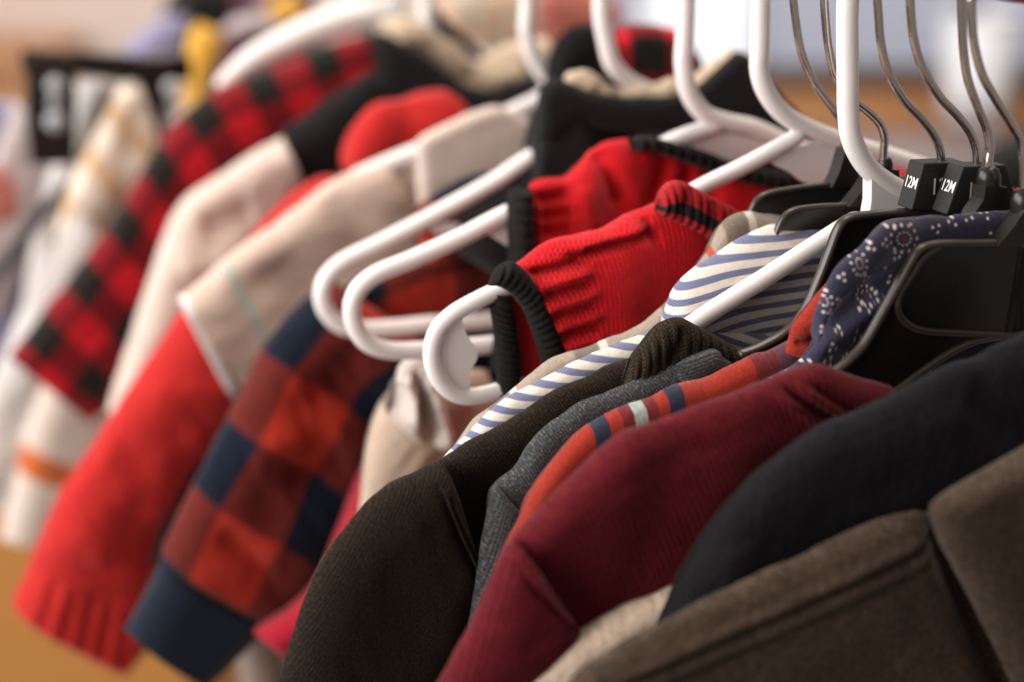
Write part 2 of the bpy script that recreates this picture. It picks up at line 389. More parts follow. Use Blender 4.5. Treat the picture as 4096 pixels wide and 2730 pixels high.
M['yellow'] = cloth('mustard_cloth', (.62, .33, .05), 'weave'); M['plum'] = cloth('plum_cloth', (.07, .025, .05), 'weave')
M['lilac'] = cloth('lilac_cloth', (.46, .38, .37), 'weave'); M['periwinkle'] = cloth('periwinkle_cloth', (.26, .24, .36), 'weave')
M['black_cloth'] = cloth('black_cloth', (.02, .018, .016), 'weave'); M['white_cloth'] = cloth('white_cloth', (.56, .52, .50), 'weave', var=.1)
M['cream_stripe'] = cloth('cream_stripe', stripes('u', .034, .42, (.74, .62, .52), (.55, .36, .21), .2, .1, False), 'weave')
M['orange_band'] = cloth('orange_band_shirt', lambda b: b.mix(b.math('MULTIPLY', b.step(b.v, .066, .001), b.math('SUBTRACT', 1, b.step(b.v, .088, .001))), (.66, .56, .49), (.55, .13, .04)), 'weave')
M['mint'] = cloth('patterned_cloth', lambda b: b.ramp(b.noise(30, 2), [(0, (.16, .38, .30)), (.42, (.60, .40, .28)), (.52, (.50, .50, .42)), (.6, (.6, .22, .15)), (.66, (.62, .5, .4))], 'EASE'), 'weave')
M['salmon'] = cloth('salmon_cloth', (.52, .17, .13), 'weave')
M['wall'] = plain('plaster', (.66, .55, .49), .9, spec=.2, bump=.002, bscale=40)
M['wall_blue'] = plain('blue_grey_paint', (.40, .43, .53), .9, spec=.2, bump=.002, bscale=40)
M['floor'] = plain('vinyl_floor', (.30, .25, .22), .6, bscale=12, var=.15)
M['wood'] = plain('orange_wood', (.42, .20, .08), .5, bscale=25, var=.25)
M['darkwood'] = plain('dark_wood', (.06, .035, .022), .5, bscale=25, var=.25)
M['card'] = plain('cardboard', (.40, .18, .048), .85, spec=.15, bscale=30, var=.08)
M['clip_metal'] = plain('clip_metal', (.30, .30, .31), .5, metal=0)
M['enamel'] = plain('white_enamel', (.80, .82, .86), .3, var=.03)
b_ = NB('window_glow'); b_.put(b_.bsdf.inputs["Emission Color"], (.82, .92, 1.0)); b_.put(b_.bsdf.inputs["Emission Strength"], .62)
b_.put(b_.bsdf.inputs["Base Color"], (.5, .55, .6)); M['glow'] = b_.m

def arc_at(A, s, pts):
    D = spline(unproj(A, s), 500); L = np.concatenate([[0], np.cumsum(np.linalg.norm(np.diff(D, axis=0), axis=1))])
    return [float(L[np.argmin(np.linalg.norm(D-pt(x, y, s), axis=1))]) for x, y in pts], float(L[-1])

# ------------------------------------------------------------------ the room behind
def box(name, mat, lo, hi, parent=None, bev=.004, label=None):
    bm = bmesh.new(); bmesh.ops.create_cube(bm, size=1)
    c = (np.array(lo)+np.array(hi))/2; d = np.array(hi)-np.array(lo)
    for v in bm.verts: v.co = Vector(c+np.array(v.co)*d)
    bmesh.ops.bevel(bm, geom=bm.edges[:], offset=bev, segments=2, profile=.5, affect='EDGES')
    bm.verts.index_update(); V = [v.co[:] for v in bm.verts]; f = [tuple(v.index for v in fc.verts) for fc in bm.faces]; bm.free()
    return mesh_obj(name, V, f, mat, parent, smooth=False, label=label)
def structure(o): o['kind'] = 'structure'; return o
def tag(o, label, cat, group=None):
    o['label'] = label; o['category'] = cat
    if group: o['group'] = group
    return o
YW = 3.6
def wx(px): return at_depth(px, 200, YW/(FWD[1]))[0]
structure(mesh_obj('floor', [(-4, -1.5, 0), (4, -1.5, 0), (4, YW+.2, 0), (-4, YW+.2, 0)], [(0, 1, 2, 3)], M['floor'], smooth=False))
def wallpx(px, py):            # a point of the back wall seen at px, py
    d = ray(px, py); return CAM+d*(YW/d[1])
xa = wallpx(1900, 300)[0]
structure(box('wall', M['wall'], (-4, YW, -.02), (xa, YW+.1, 3.2)))
w2 = structure(box('wall', M['wall_blue'], (xa+.003, YW, -.02), (4, YW+.1, 3.2)))
# window in the blue wall
wn = thing('window', 'bright tall window in the blue grey wall behind the clothes rack', 'window', wallpx(2790, 250))
a, c = wallpx(2630, -700), wallpx(2960, 300)
box('pane', M['glow'], (a[0], YW-.012, c[2]), (c[0], YW-.004, a[2]), wn, .001)
for x0, x1, z0, z1 in ((a[0]-.03, a[0], c[2]-.03, a[2]+.03), (c[0], c[0]+.03, c[2]-.03, a[2]+.03), (a[0], c[0], c[2]-.03, c[2]), (a[0], c[0], a[2], a[2]+.03)):
    box('frame', M['enamel'], (x0, YW-.03, z0), (x1, YW-.001, z1), wn)
# wooden counter with a dark edge
t = thing('counter', 'orange brown wooden counter top below the blue grey wall', 'counter', wallpx(3600, 500)-Z*.6)
ys = 3.42
def atY(px, py, y): d = ray(px, py); return CAM+d*(y/d[1])
p0, p1 = atY(2960, 300, ys), atY(4600, 520, ys)
box('counter_front', M['wood'], (p0[0], ys, p1[2]), (p1[0], ys+.15, p0[2]-.02), t)
box('top_edge', M['darkwood'], (p0[0]-.02, ys-.02, p0[2]-.018), (p1[0]+.1, ys+.16, p0[2]), t)
q1 = atY(4600, 1100, ys)
box('base_panel', M['lilac'], (p0[0], ys+.02, q1[2]-.4), (p1[0], ys+.14, p1[2]-.002), t)
# white bucket on the counter
b0 = atY(3900, 300, ys+.05); t = thing('bucket', 'white enamel bucket standing on the counter at the top right', 'bucket', (b0[0], ys+.05, p0[2]))
def lathe(name, mat, prof, centre, parent, k=40):
    V = [(centre[0]+r*math.cos(2*math.pi*j/k), centre[1]+r*math.sin(2*math.pi*j/k), centre[2]+z) for r, z in prof for j in range(k)]
    f = [(i*k+j, i*k+(j+1) % k, (i+1)*k+(j+1) % k, (i+1)*k+j) for i in range(len(prof)-1) for j in range(k)]+[tuple(range(k))]
    return mesh_obj(name, V, f, mat, parent)
# stands in front of the counter on a stool height shelf: hung from the counter edge by its rim
zt, zb = atY(3900, 60, ys-.10)[2], atY(3900, 470, ys-.10)[2]; rb = (atY(4060, 200, ys-.1)[0]-atY(3760, 200, ys-.1)[0])/2
t.location = (b0[0]*1.0, ys-.13, zb)
cb = (atY(3905, 300, ys-.13)[0], ys-.13, zb); t.location = cb
lathe('pail', M['enamel'], [(rb*.82, 0), (rb*.9, .06), (rb, zt-zb), (rb*.97, zt-zb+.004), (rb*.86, .02), (0.001, .01)], cb, t)
tube('rim', t, M['enamel'], [(cb[0]+rb*math.cos(x), cb[1]+rb*math.sin(x), zt) for x in np.linspace(0, 2*math.pi, 24, endpoint=False)], .005, 60, 10, closed=True)
hk = box('bracket', M['darkwood'], (cb[0]-.02, cb[1]+rb*.9, zt-.03), (cb[0]+.02, ys-.02, zt+.01), t)
# cardboard box on the floor
yb = 2.0
e0, e1 = atY(-900, 2150, yb), atY(730, 2200, yb)
t = thing('cardboard_box', 'plain brown cardboard box standing on the floor behind the rack at bottom left', 'box', ((e0[0]+e1[0])/2, yb+.2, 0))
box('carton', M['card'], (e0[0], yb, .002), (e1[0], yb+.4, e0[2]-.004), t, .003)
for sx in (0, 1):
    xm = (e0[0]+e1[0])/2; x0, x1 = (e0[0], xm-.002) if sx == 0 else (xm+.002, e1[0])
    box('flap', M['card'], (x0, yb, e0[2]-.003), (x1, yb+.4, e0[2]+.001), t, .001)

# ------------------------------------------------------------------ the rail
rc = pt(4096, -118, -.065)
t = thing('clothes_rail', 'dark red metal rail that all the hangers hang from', 'rail', rc)
tube('rail_bar', t, M['rail'], [rc-R*.6, rc-R*.1, rc+R*.4, rc+R*1.2], .0115, 40, 24)
for k_ in (-.58, 1.18):
    tube('upright', t, M['rail'], [rc+R*k_-Z*.012, rc+R*k_-Z*.5, rc+R*k_*1.0-Z*(rc[2]-.03)], .011, 30, 18)
    tube('foot', t, M['rail'], [rc+R*k_-Z*(rc[2]-.02)-H*.22, rc+R*k_-Z*(rc[2]-.02), rc+R*k_-Z*(rc[2]-.02)+H*.22], .011, 30, 18)
RZ = rc[2]
def rail_at(s):                       # rail centre in the hanger plane s
    return rc+R*(s+.065)
def over_rail(stem_top, s, r=None):
    """points of a hook that go up from the stem, over the rail and down behind it"""
    c = rail_at(s); a = (np.array(stem_top)-c) @ H; rad = abs(a)
    out = [c+H*a-Z*.01]
    for deg in (0, 30, 60, 90, 120, 150, 180, 205):
        th = math.radians(deg); out.append(c+H*(a*math.cos(th))+Z*(rad*math.sin(th)))
    return out

# ------------------------------------------------------------------ white hangers
def white_hanger(label, s, stem, right, left, tip=None, bar=None, web=None, crescent=None, r=.0037, rh=.0041, post=None):
    g = thing('white_hanger', label, 'hanger', pt(*stem[-1][:2], s), 'white plastic hangers')
    st = unproj(stem, s); top = over_rail(st[0], s)
    hookpts = [p for p in top[::-1]]+[p for p in st]
    hookpts = hookpts+[p for p in unproj(right, s)]
    tube('hook', g, M['white_plastic'], hookpts, [rh]*3+[rh*.97], 140, 18, label=None)
    arm = unproj(left, s)
    P = list(arm)+(list(unproj(tip, s)) if tip else [])+(list(unproj(bar, s)) if bar else [])
    tube('arm_frame', g, M['white_plastic'], P, r, 150, 18)
    if web is not None: plate('gusset', g, M['white_plastic'], unproj(web, s), .0022, .0006, 60)
    if crescent is not None: plate('gusset', g, M['white_plastic'], unproj(crescent, s), .0022, .0006, 60)
    if post is not None: plate('gusset', g, M['white_plastic'], unproj(post, s), .0062, .0022, 0, segs=4)
    return g
sC, sB, sA, sZ, sY, sX, sW = 0.0, .069, .142, .2265, .335, .487, .585
white_hanger('sharp white plastic hanger with a straight arm sliding into the brown knit collar', sC,
    [(3389, 60), (3390, 200), (3391, 330), (3393, 450), (3408, 560), (3466, 665), (3545, 732)], [(3620, 772), (3720, 815), (3900, 890), (4200, 1010), (4500, 1130)],
    [(3420, 885), (3334, 936), (3060, 1112), (2785, 1288), (2600, 1440), (2400, 1585), (2060, 1790)], [(1900, 1850), (1830, 1900), (1850, 1990), (1950, 2020)], [(2300, 1985), (2900, 1930), (3600, 1870)],
    post=[(3469, 690), (3500, 690), (3560, 735), (3640, 772), (3660, 840), (3640, 900), (3560, 905), (3438, 900), (3458, 860), (3468, 800)], r=.0039, rh=.0043)
white_hanger('sharp white hanger of the nearer red knit vest, its round tip out of the armhole', sB,
    [(3042, 40), (3040, 180), (3036, 280), (3062, 365), (3122, 447), (3205, 502)], [(3348, 560), (3558, 626), (3655, 658), (3850, 724), (4100, 820), (4400, 940)],
    [(3190, 545), (3137, 577), (2975, 665), (2785, 760), (2620, 866), (2400, 985), (2180, 1092), (2030, 1146)], [(1901, 1206), (1812, 1258), (1750, 1321), (1727, 1404), (1740, 1487), (1787, 1555), (1857, 1587)],
    [(1952, 1576), (2061, 1545), (2400, 1500), (2900, 1440), (3600, 1370)],
    web=[(3085, 650), (3140, 612), (3230, 580), (3345, 588), (3375, 640), (3320, 690), (3290, 722), (3250, 738), (3205, 725), (3160, 690)],
    crescent=[(1790, 1330), (1810, 1288), (1840, 1268), (1852, 1310), (1872, 1352), (1898, 1385), (1906, 1430), (1890, 1460), (1874, 1490), (1880, 1525), (1868, 1560), (1820, 1545), (1775, 1490), (1765, 1400)])
white_hanger('white hanger holding the rear red knit vest, middle one of the three open loops', sA,
    [(2742, 40), (2738, 160), (2734, 260), (2757, 375), (2819, 457)], [(2907, 490), (3009, 512), (3150, 575), (3350, 660), (3700, 800), (4100, 960)],
    [(2860, 505), (2697, 563), (2560, 640), (2400, 730), (2250, 790), (2060, 842)], [(1838, 953), (1646, 1040), (1506, 1098), (1436, 1155), (1408, 1225), (1421, 1308), (1474, 1376), (1557, 1402)],
    [(1685, 1402), (1938, 1382), (2400, 1330), (3000, 1270), (3600, 1210)],
    web=[(2720, 590), (2800, 545), (2920, 535), (3060, 575), (3090, 620), (2980, 640), (2850, 640)],
    crescent=[(1930, 925), (2050, 860), (2100, 850), (2110, 1000), (2060, 1000), (2010, 975), (1965, 945)], r=.0042, rh=.0044)
white_hanger('blurred white hanger under the black fleece lined jacket, farthest left of the open loops', sZ,
    [(2405, 20), (2410, 90), (2420, 140), (2450, 255), (2514, 325)], [(2600, 370), (2800, 450), (3100, 560), (3500, 700)],
    [(2480, 420), (2300, 530), (2093, 650), (1984, 724)], [(1710, 876), (1519, 976), (1366, 1053), (1303, 1118), (1287, 1187), (1308, 1250), (1368, 1305)],
    [(1455, 1318), (1600, 1311), (1723, 1298), (1895, 1288), (2400, 1240), (3000, 1190)],
    crescent=[(1720, 905), (1790, 890), (1840, 900), (1800, 930), (1740, 935)], r=.0044, rh=.0046)
white_hanger('blurred white hanger inside the beige polo shirt collar', sY,
    [(2112, 10), (2108, 70), (2106, 128), (2131, 223), (2182, 306)], [(2280, 360), (2500, 450), (2900, 600)],
    [(2200, 370), (2144, 408), (2030, 462), (1850, 540), (1655, 615), (1455, 700), (1400, 735), (1360, 775)], None, None,
    web=[(2030, 490), (2090, 450), (2150, 430), (2180, 480), (2120, 520), (2060, 520)], r=.0052, rh=.0046)
white_hanger('blurred white hanger inside the far black jacket with cream sleeves', sX,
    [(1706, 10), (1707, 60), (1712, 110), (1740, 165)], [(1830, 225), (1910, 285), (1990, 320), (2200, 400), (2500, 500)],
    [(1740, 175), (1640, 220), (1560, 300), (1400, 420), (1250, 500)], None, None, r=.0052, rh=.0052)
white_hanger('blurred white hanger with a broad curved shoulder lying over the red and black check shirt', sW,
    [(1574, 10), (1574, 40), (1576, 70), (1572, 90)], [(1640, 110), (1800, 180), (2000, 260)],
    [(1560, 70), (1480, 62), (1370, 80), (1240, 125), (1120, 180), (1010, 238), (930, 300), (895, 330)], r=[.0115, .0115, .0105, .009, .0055], rh=.0055)

# ------------------------------------------------------------------ black hangers with metal hooks
def mirror(P, neck, s):
    n = pt(neck[0], neck[1], s); return P-np.outer(2*((P-n) @ H), H)
def black_hanger(label, s, wire, neck, outer, inner, block=None, cap=None, inset=None, rim=.0011):
    g = thing('black_hanger', label, 'hanger', pt(*neck, s), 'black plastic hangers with metal hooks')
    st = unproj(wire, s)
    tube('hook', g, M['chrome'], over_rail(st[0], s)[::-1]+list(st), .0017, 160, 16)
    o = unproj(outer, s); i = unproj(inner, s)
    os_, is_ = spline(o, 60), spline(i, 50)
    left = np.vstack([os_, is_[::-1]])
    mo, mi = mirror(os_, neck, s), mirror(is_, neck, s)
    plate('arm', g, M['black_plastic'], left, .0022, .0004)
    plate('arm', g, M['black_plastic'], np.vstack([mo, mi[::-1]]), .0022, .0004)
    for q in (os_, mo): tube('rim', g, M['rim_plastic'], q-R*.0006, rim, 90, 10, flat=1.6)
    for q in (is_, mi): tube('rim', g, M['rim_plastic'], q-R*.0006, rim, 70, 10, flat=1.6)
    if inset is not None: tube('rim', g, M['rim_plastic'], unproj(inset, s)-R*.0016, rim*.9, 90, 10)
    if cap is not None:
        plate('neck', g, M['black_plastic'], unproj(cap[0], s), .0075, .0012, 0, off=-.001, segs=3)
        c = unproj(cap[1], s); tube('collar_cap', g, M['black_plastic'], [c[0], c[0]*.5+c[1]*.5, c[1]], cap[2], 8, 24)
    if block is not None:
        (tl, tr, bl, br), dep = block
        f = [pt(*p, s-.0055) for p in (tl, tr, br, bl)]; bk = [p+R*dep for p in f]
        bm = bmesh.new(); vs = [bm.verts.new(v) for v in f+bk]
        for q in ((0, 1, 2, 3), (7, 6, 5, 4), (0, 4, 5, 1), (1, 5, 6, 2), (2, 6, 7, 3), (3, 7, 4, 0)): bm.faces.new([vs[k] for k in q])
        bmesh.ops.recalc_face_normals(bm, faces=bm.faces)
        bmesh.ops.bevel(bm, geom=bm.edges[:], offset=.0006, segments=2, profile=.5, affect='EDGES'); bm.verts.index_update()
        V = np.array([v.co[:] for v in bm.verts]); fc = [tuple(v.index for v in q.verts) for q in bm.faces]; bm.free()
        mk = mesh_obj('size_marker', V, fc, M['block_plastic'], g, np.stack([V @ H, V[:, 2]], 1), smooth=False)
        mid = (f[0]+f[3])/2; yd = (f[0]-f[3]); hgt = np.linalg.norm(yd); yd = yd/hgt
        lettering('size_lettering', mk, M['ink'], '12M', f[3]+yd*hgt*.44+R*dep*.86, -R, yd, .0044, .0003, .74)
        yv = Z; lettering('size_lettering', mk, M['ink_dim'], '12M', f[3]+yd*hgt*.30+H*.0066, H, yv, .0064, .00025, .8)
    return g
sK1, sK2, sK3, sK4, sK5, sK6 = .0345, .012, -.024, -.035, -.047, -.060
# far pair, inside the plaid and the striped shirts
black_hanger('black plastic hanger behind the beige plaid shirt, farthest of the black ones', sK1,
    [(3172, -20), (3184, 90), (3206, 210), (3260, 335), (3330, 432), (3378, 500), (3392, 560), (3392, 640)], (3392, 640),
    [(3392, 736), (3314, 736), (3178, 752), (3063, 775), (3022, 803), (2996, 850), (2960, 930), (2900, 1020)], [(3392, 860), (3200, 880), (3120, 930), (3060, 1000), (2960, 1080)],
    cap=([(3360, 590), (3422, 590), (3440, 700), (3480, 745), (3302, 745), (3330, 690)], [(3392, 585), (3392, 640)], .0034))
black_hanger('black plastic hanger inside the blue striped shirt', sK2,
    [(3296, -20), (3303, 90), (3314, 190), (3340, 300), (3395, 385), (3470, 445), (3518, 495), (3537, 545), (3535, 600), (3532, 650)], (3532, 650),
    [(3540, 810), (3382, 818), (3205, 832), (3151, 850), (3117, 892), (3080, 980), (3000, 1090), (2900, 1160)], [(3540, 960), (3320, 980), (3240, 1030), (3140, 1130), (3000, 1200)],
    cap=([(3512, 672), (3570, 672), (3572, 720), (3600, 770), (3640, 815), (3370, 820), (3420, 760), (3460, 700)], [(3541, 655), (3541, 690)], .0031))
black_hanger('black plastic hanger with a 12M size marker touching the sharp white hanger base', sK3,
    [(3508, -20), (3514, 60), (3523, 170), (3552, 285), (3612, 395), (3690, 480), (3738, 545), (3760, 600), (3768, 655)], (3772, 650),
    [(3780, 832), (3640, 846), (3436, 862), (3378, 878), (3348, 915), (3314, 1003), (3266, 1126), (3212, 1241), (3144, 1322), (3043, 1383), (2962, 1414)],
    [(3780, 1010), (3520, 1040), (3455, 1090), (3400, 1190), (3340, 1300), (3250, 1400), (3120, 1470), (3030, 1510)],
    block=(((3696, 655), (3862, 648), (3645, 842), (3915, 835)), .0098), rim=.0016)
black_hanger('black plastic hanger with the nearer 12M size marker, standing over the navy dotted collar', sK4,
    [(3640, -20), (3644, 60), (3656, 160), (3690, 275), (3755, 385), (3835, 470), (3885, 540), (3905, 600), (3910, 660)], (3912, 655),
    [(3912, 852), (3760, 866), (3580, 884), (3530, 900), (3485, 945), (3440, 1040), (3425, 1080)],
    [(3912, 1020), (3650, 1050), (3580, 1080), (3540, 1120)],
    block=(((3854, 668), (4024, 660), (3785, 860), (4085, 850)), .0098))
black_hanger('black plastic hanger with a flared round neck just behind the navy dotted collar', sK5,
    [(3846, -20), (3848, 80), (3853, 190), (3872, 320), (3915, 440), (3948, 520), (3960, 590), (3954, 650), (3950, 705)], (3950, 700),
    [(3950, 862), (3830, 880), (3730, 905), (3690, 940), (3670, 1000)],
    [(3950, 1010), (3780, 1030), (3720, 1050)],
    cap=([(3912, 740), (3998, 740), (4004, 770), (4040, 830), (4060, 880), (3850, 890), (3870, 840), (3905, 790)], [(3954, 708), (3954, 752)], .0046))
black_hanger('large black hanger with a rounded inset panel, over the navy dotted shirt', sK6,
    [(3884, -20), (3887, 70), (3898, 180), (3930, 300), (3985, 400), (4048, 500), (4084, 570), (4094, 650), (4094, 790)], (4100, 800),
    [(4100, 972), (3900, 972), (3721, 978), (3667, 1000), (3633, 1052), (3585, 1139), (3517, 1261), (3450, 1377), (3402, 1431), (3341, 1480), (3240, 1540), (3100, 1600)],
    [(4100, 1338), (3992, 1343), (3890, 1363), (3789, 1410), (3687, 1478), (3578, 1556), (3450, 1640), (3250, 1720)],
    cap=([(4068, 830), (4150, 830), (4160, 900), (4230, 975), (3960, 975), (4030, 890)], [(4098, 800), (4098, 885)], .0052),
    inset=[(3745, 985), (3680, 1030), (3640, 1090), (3600, 1150), (3580, 1200), (3580, 1240), (3600, 1275), (3640, 1305), (3700, 1322), (3850, 1330), (4000, 1336)], rim=.0016)

# ------------------------------------------------------------------ garments, far to near
def garment(name, label, cat, px, py, s, group=None): return thing(name, label, cat, pt(px, py, s), group)
GROUP = 'clothes hanging on the rail'
# red and black check shirt, far left
s = .56; g = garment('check_shirt', 'red and black checked shirt whose long sleeve slants across the upper left', 'shirt', 1300, 300, s, GROUP)
A = [(1560, 100), (1500, 125), (1300, 185), (1100, 260), (880, 350), (720, 470), (600, 620), (500, 800), (390, 965), (260, 1135), (135, 1295), (32, 1430)]
B = [(1620, 560), (1560, 540), (1440, 560), (1300, 620), (1180, 720), (1060, 860), (950, 1000), (840, 1160), (720, 1320), (600, 1470), (480, 1590), (355, 1690)]
loft('sleeve', g, M['far_plaid'], s, A, B, .014, 110, 30, amp=.003, wscale=.04, caps=(.01, .004), seed=1)
loft('body', g, M['far_plaid'], s+.012, [(1000, 420), (1200, 300), (1500, 200), (1800, 200), (2100, 260)], .5, .010, 50, 24, seed=2)
# red check hood further along
s = .31; g = garment('check_shirt', 'red and black checked collar seen between the white hooks above the fleece lining', 'shirt', 2500, 250, s, GROUP)
loft('collar', g, M['far_plaid_hood'], s, [(2440, 150), (2500, 106), (2560, 100), (2640, 104), (2720, 130), (2770, 190), (2800, 260)], [(2440, 480), (2500, 480), (2560, 480), (2640, 480), (2720, 470), (2790, 440), (2830, 420)], .012, 60, 24, caps=(.01, .01), seed=3)
loft('hood', g, M['black_fleece'], s+.005, [(2195, 260), (2215, 190), (2260, 125), (2330, 100), (2420, 115), (2480, 180)], [(2190, 420), (2240, 440), (2300, 450), (2360, 450), (2440, 450), (2500, 450)], .014, 50, 24, caps=(.01, .01), seed=4, label='black hood lining folded at the back of the collar')
# far black jacket, cream sleeves, fleece lining
s = .485; g = garment('fleece_lined_jacket', 'far black jacket with a tan fleece lined collar and a cream sleeve', 'jacket', 1500, 400, s, GROUP)
loft('body', g, M['black_fleece'], s, [(1095, 600), (1120, 535), (1200, 465), (1350, 370), (1480, 290), (1600, 300), (1800, 400), (2000, 430), (2200, 400)], .55, .016, 90, 30, er=.02, amp=.003, caps=(.012, .0), seed=5)
loft('collar', g, M['black_jersey'], s-.014, [(1492, 150), (1530, 128), (1620, 175), (1760, 265), (1880, 345), (1960, 360), (2060, 325), (2180, 290)], [(1500, 360), (1580, 380), (1660, 420), (1780, 480), (1900, 540), (2000, 540), (2100, 510), (2200, 470)], .009, 70, 24, caps=(.01, .005), seed=6)
loft('collar_back', g, M['black_fleece'], s+.022, [(1720, 20), (1770, 60), (1820, 110), (1870, 155), (1920, 200), (1975, 230)], [(1730, 120), (1780, 160), (1830, 200), (1880, 235), (1930, 260), (1985, 280)], .008, 40, 18, caps=(.01, .01), seed=171)
loft('fleece_lining', g, M['sherpa'], s+.004, [(1520, 85), (1600, 65), (1690, 85), (1770, 140), (1840, 185), (1900, 240), (1990, 190), (2060, 165), (2180, 150)], [(1530, 240), (1640, 290), (1760, 360), (1860, 410), (1920, 420), (1980, 420), (2050, 400), (2120, 380), (2200, 360)], .012, 80, 26, amp=.004, wscale=.015, stretch=1, seed=7)
A = [(1130, 545), (1060, 580), (950, 650), (830, 730), (740, 790), (690, 860), (650, 960), (610, 1080), (560, 1230), (510, 1380), (460, 1540), (430, 1650)]
B = [(1215, 745), (1160, 820), (1080, 900), (1010, 980), (950, 1070), (900, 1180), (860, 1290), (820, 1380), (770, 1480), (720, 1580), (660, 1700), (600, 1800)]
loft('sleeve', g, M['cream_jersey'], s-.004, A, B, .018, 100, 30, amp=.004, wscale=.03, caps=(.004, .004), seed=8, folds=[((780, 900), (1000, 820), .012, -.006), ((700, 1080), (900, 1020), .012, .004)], label='cream sleeve')
# red fleece
s = .405; g = garment('fleece_sweatshirt', 'bright red fleece sweatshirt with a long gathered cuff hanging at lower left', 'sweatshirt', 1500, 600, s, GROUP)
A = [(1360, 700), (1290, 705), (1210, 745), (1130, 810), (1030, 915), (900, 1055), (770, 1195), (650, 1350), (520, 1545), (400, 1725), (275, 1915), (195, 2055), (150, 2170)]
B = [(1500, 900), (1440, 960), (1370, 1030), (1290, 1130), (1200, 1250), (1120, 1370), (1040, 1500), (960, 1620), (870, 1740), (780, 1860), (690, 2010), (630, 2140), (615, 2260)]
loft('sleeve', g, M['red_fleece'], s, A, B, .022, 120, 36, er=.03, amp=.005, wscale=.03, ang=-60, caps=(.02, 0), seed=9, folds=[((330, 1900), (560, 2050), .010, -.0022), ((640, 1500), (820, 1650), .010, -.002), ((260, 2080), (430, 2170), .008, .002), ((560, 1560), (900, 1500), .01, .003), ((420, 1800), (700, 1900), .012, -.003)])
A = [(155, 2150), (125, 2220), (95, 2300), (62, 2380), (48, 2420)]; A = [(153, 2160), (118, 2250), (80, 2335), (50, 2410), (75, 2455)]
B = [(618, 2240), (628, 2360), (625, 2470), (585, 2590), (495, 2705)]
loft('cuff', g, M['red_fleece'], s, A, B, .022, 60, 90, er=.028, amp=.002, caps=(0, .006), seed=10, folds=[((170+36*i, 2270+13*i), (110+38*i, 2450+24*i), .0030, (-.0015 if i % 2 else .0011)) for i in range(12)])
loft('hood', g, M['red_fleece'], s-.02, [(1362, 640), (1385, 560), (1450, 455), (1510, 408), (1600, 398), (1690, 372), (1780, 360), (1840, 400), (1880, 480)], [(1390, 720), (1440, 720), (1500, 715), (1570, 690), (1650, 650), (1730, 610), (1800, 580), (1850, 560), (1900, 540)], .016, 80, 28, er=.025, amp=.002, caps=(.012, .01), seed=11, folds=[((1620, 400), (1600, 640), .012, -.005)])
loft('body', g, M['red_fleece'], s+.012, [(1100, 900), (1300, 760), (1600, 700), (2000, 640)], .34, .010, 50, 24, seed=12)
# beige polo
s = .335; g = garment('polo_shirt', 'beige short sleeved polo shirt with a pale mint stripe near the sleeve hem', 'shirt', 1500, 700, s, GROUP)
A = [(1560, 650), (1480, 665), (1420, 688), (1330, 730), (1200, 820), (1050, 925), (900, 1035), (800, 1118), (716, 1190)]
B = [(1760, 1120), (1680, 1160), (1590, 1200), (1490, 1250), (1380, 1310), (1260, 1390), (1140, 1470), (1030, 1540), (935, 1592)]
v, L = arc_at(A, s, [(905, 1031), (868, 1062), (745, 1165)])
M['polo'] = cloth('polo_sleeve', lambda b: b.mix(b.math('MULTIPLY', b.step(b.v, v[0], .0008), b.math('SUBTRACT', 1, b.step(b.v, v[1], .0008))), (.56, .42, .35), (.42, .43, .37)), 'weave', .0012, .0004, var=.12, sheen=.2)
loft('sleeve', g, M['polo'], s, A, B, .013, 90, 30, er=.012, amp=.003, wscale=.03, caps=(.01, .002), seed=13, folds=[((1300, 760), (1450, 1000), .012, -.004), ((1100, 1000), (1300, 1200), .014, -.003)])
loft('sleeve_hem', g, M['polo_trim'], s, [(738, 1172), (726, 1182), (712, 1194)], [(948, 1584), (942, 1588), (930, 1598)], .0142, 8, 30, er=.012, amp=.0006, seed=14)
loft('collar', g, M['polo_collar'], s-.018, [(1662, 580), (1690, 545), (1760, 510), (1880, 455), (1990, 425), (2060, 455), (2150, 480)], [(1672, 850), (1720, 850), (1790, 840), (1890, 810), (1990, 770), (2080, 740), (2160, 700)], .006, 70, 24, amp=.001, caps=(.008, .005), seed=15)
loft('body', g, M['polo_collar'], s+.006, [(1300, 830), (1500, 690), (1650, 650), (1900, 600), (2200, 600)], .42, .009, 50, 24, seed=16)
# navy and red buffalo check, long sleeve with navy cuff
s = .275; g = garment('check_jacket', 'navy and dark red buffalo check jacket with a plain navy ribbed cuff', 'jacket', 1600, 1100, s, GROUP)
A = [(1330, 1120), (1260, 1175), (1180, 1240), (1100, 1330), (1040, 1420), (985, 1530), (925, 1650), (855, 1780), (780, 1930), (710, 2070), (660, 2180), (640, 2245)]
B = [(1800, 1420), (1720, 1500), (1640, 1590), (1570, 1690), (1520, 1790), (1490, 1890), (1460, 1985), (1415, 2090), (1360, 2200), (1290, 2325), (1205, 2420), (1075, 2497)]
loft('sleeve', g, M['navy_plaid'], s, A, B, .022, 120, 36, er=.025, amp=.004, wscale=.03, ang=-60, caps=(.01, .004), seed=17, folds=[((1100, 1900), (1350, 1800), .012, -.005), ((1000, 2200), (1200, 2050), .012, .003), ((1350, 1330), (1500, 1700), .015, -.006), ((950, 1780), (1180, 1700), .010, .005), ((850, 2080), (1060, 2250), .008, -.005), ((1180, 1550), (1330, 1480), .009, -.005)])
loft('cuff', g, M['navy_rib'], s, [(648, 2238), (608, 2320), (560, 2410), (498, 2522)], [(1072, 2482), (1010, 2560), (930, 2640), (825, 2740)], .019, 40, 36, er=.022, amp=.0012, caps=(.002, .002), seed=18)
loft('body', g, M['navy_plaid'], s+.008, [(1240, 1330), (1400, 1140), (1600, 1030), (1850, 930), (2200, 780), (2500, 740)], .36, .010, 60, 30, uv='loft', amp=.003, seed=19)
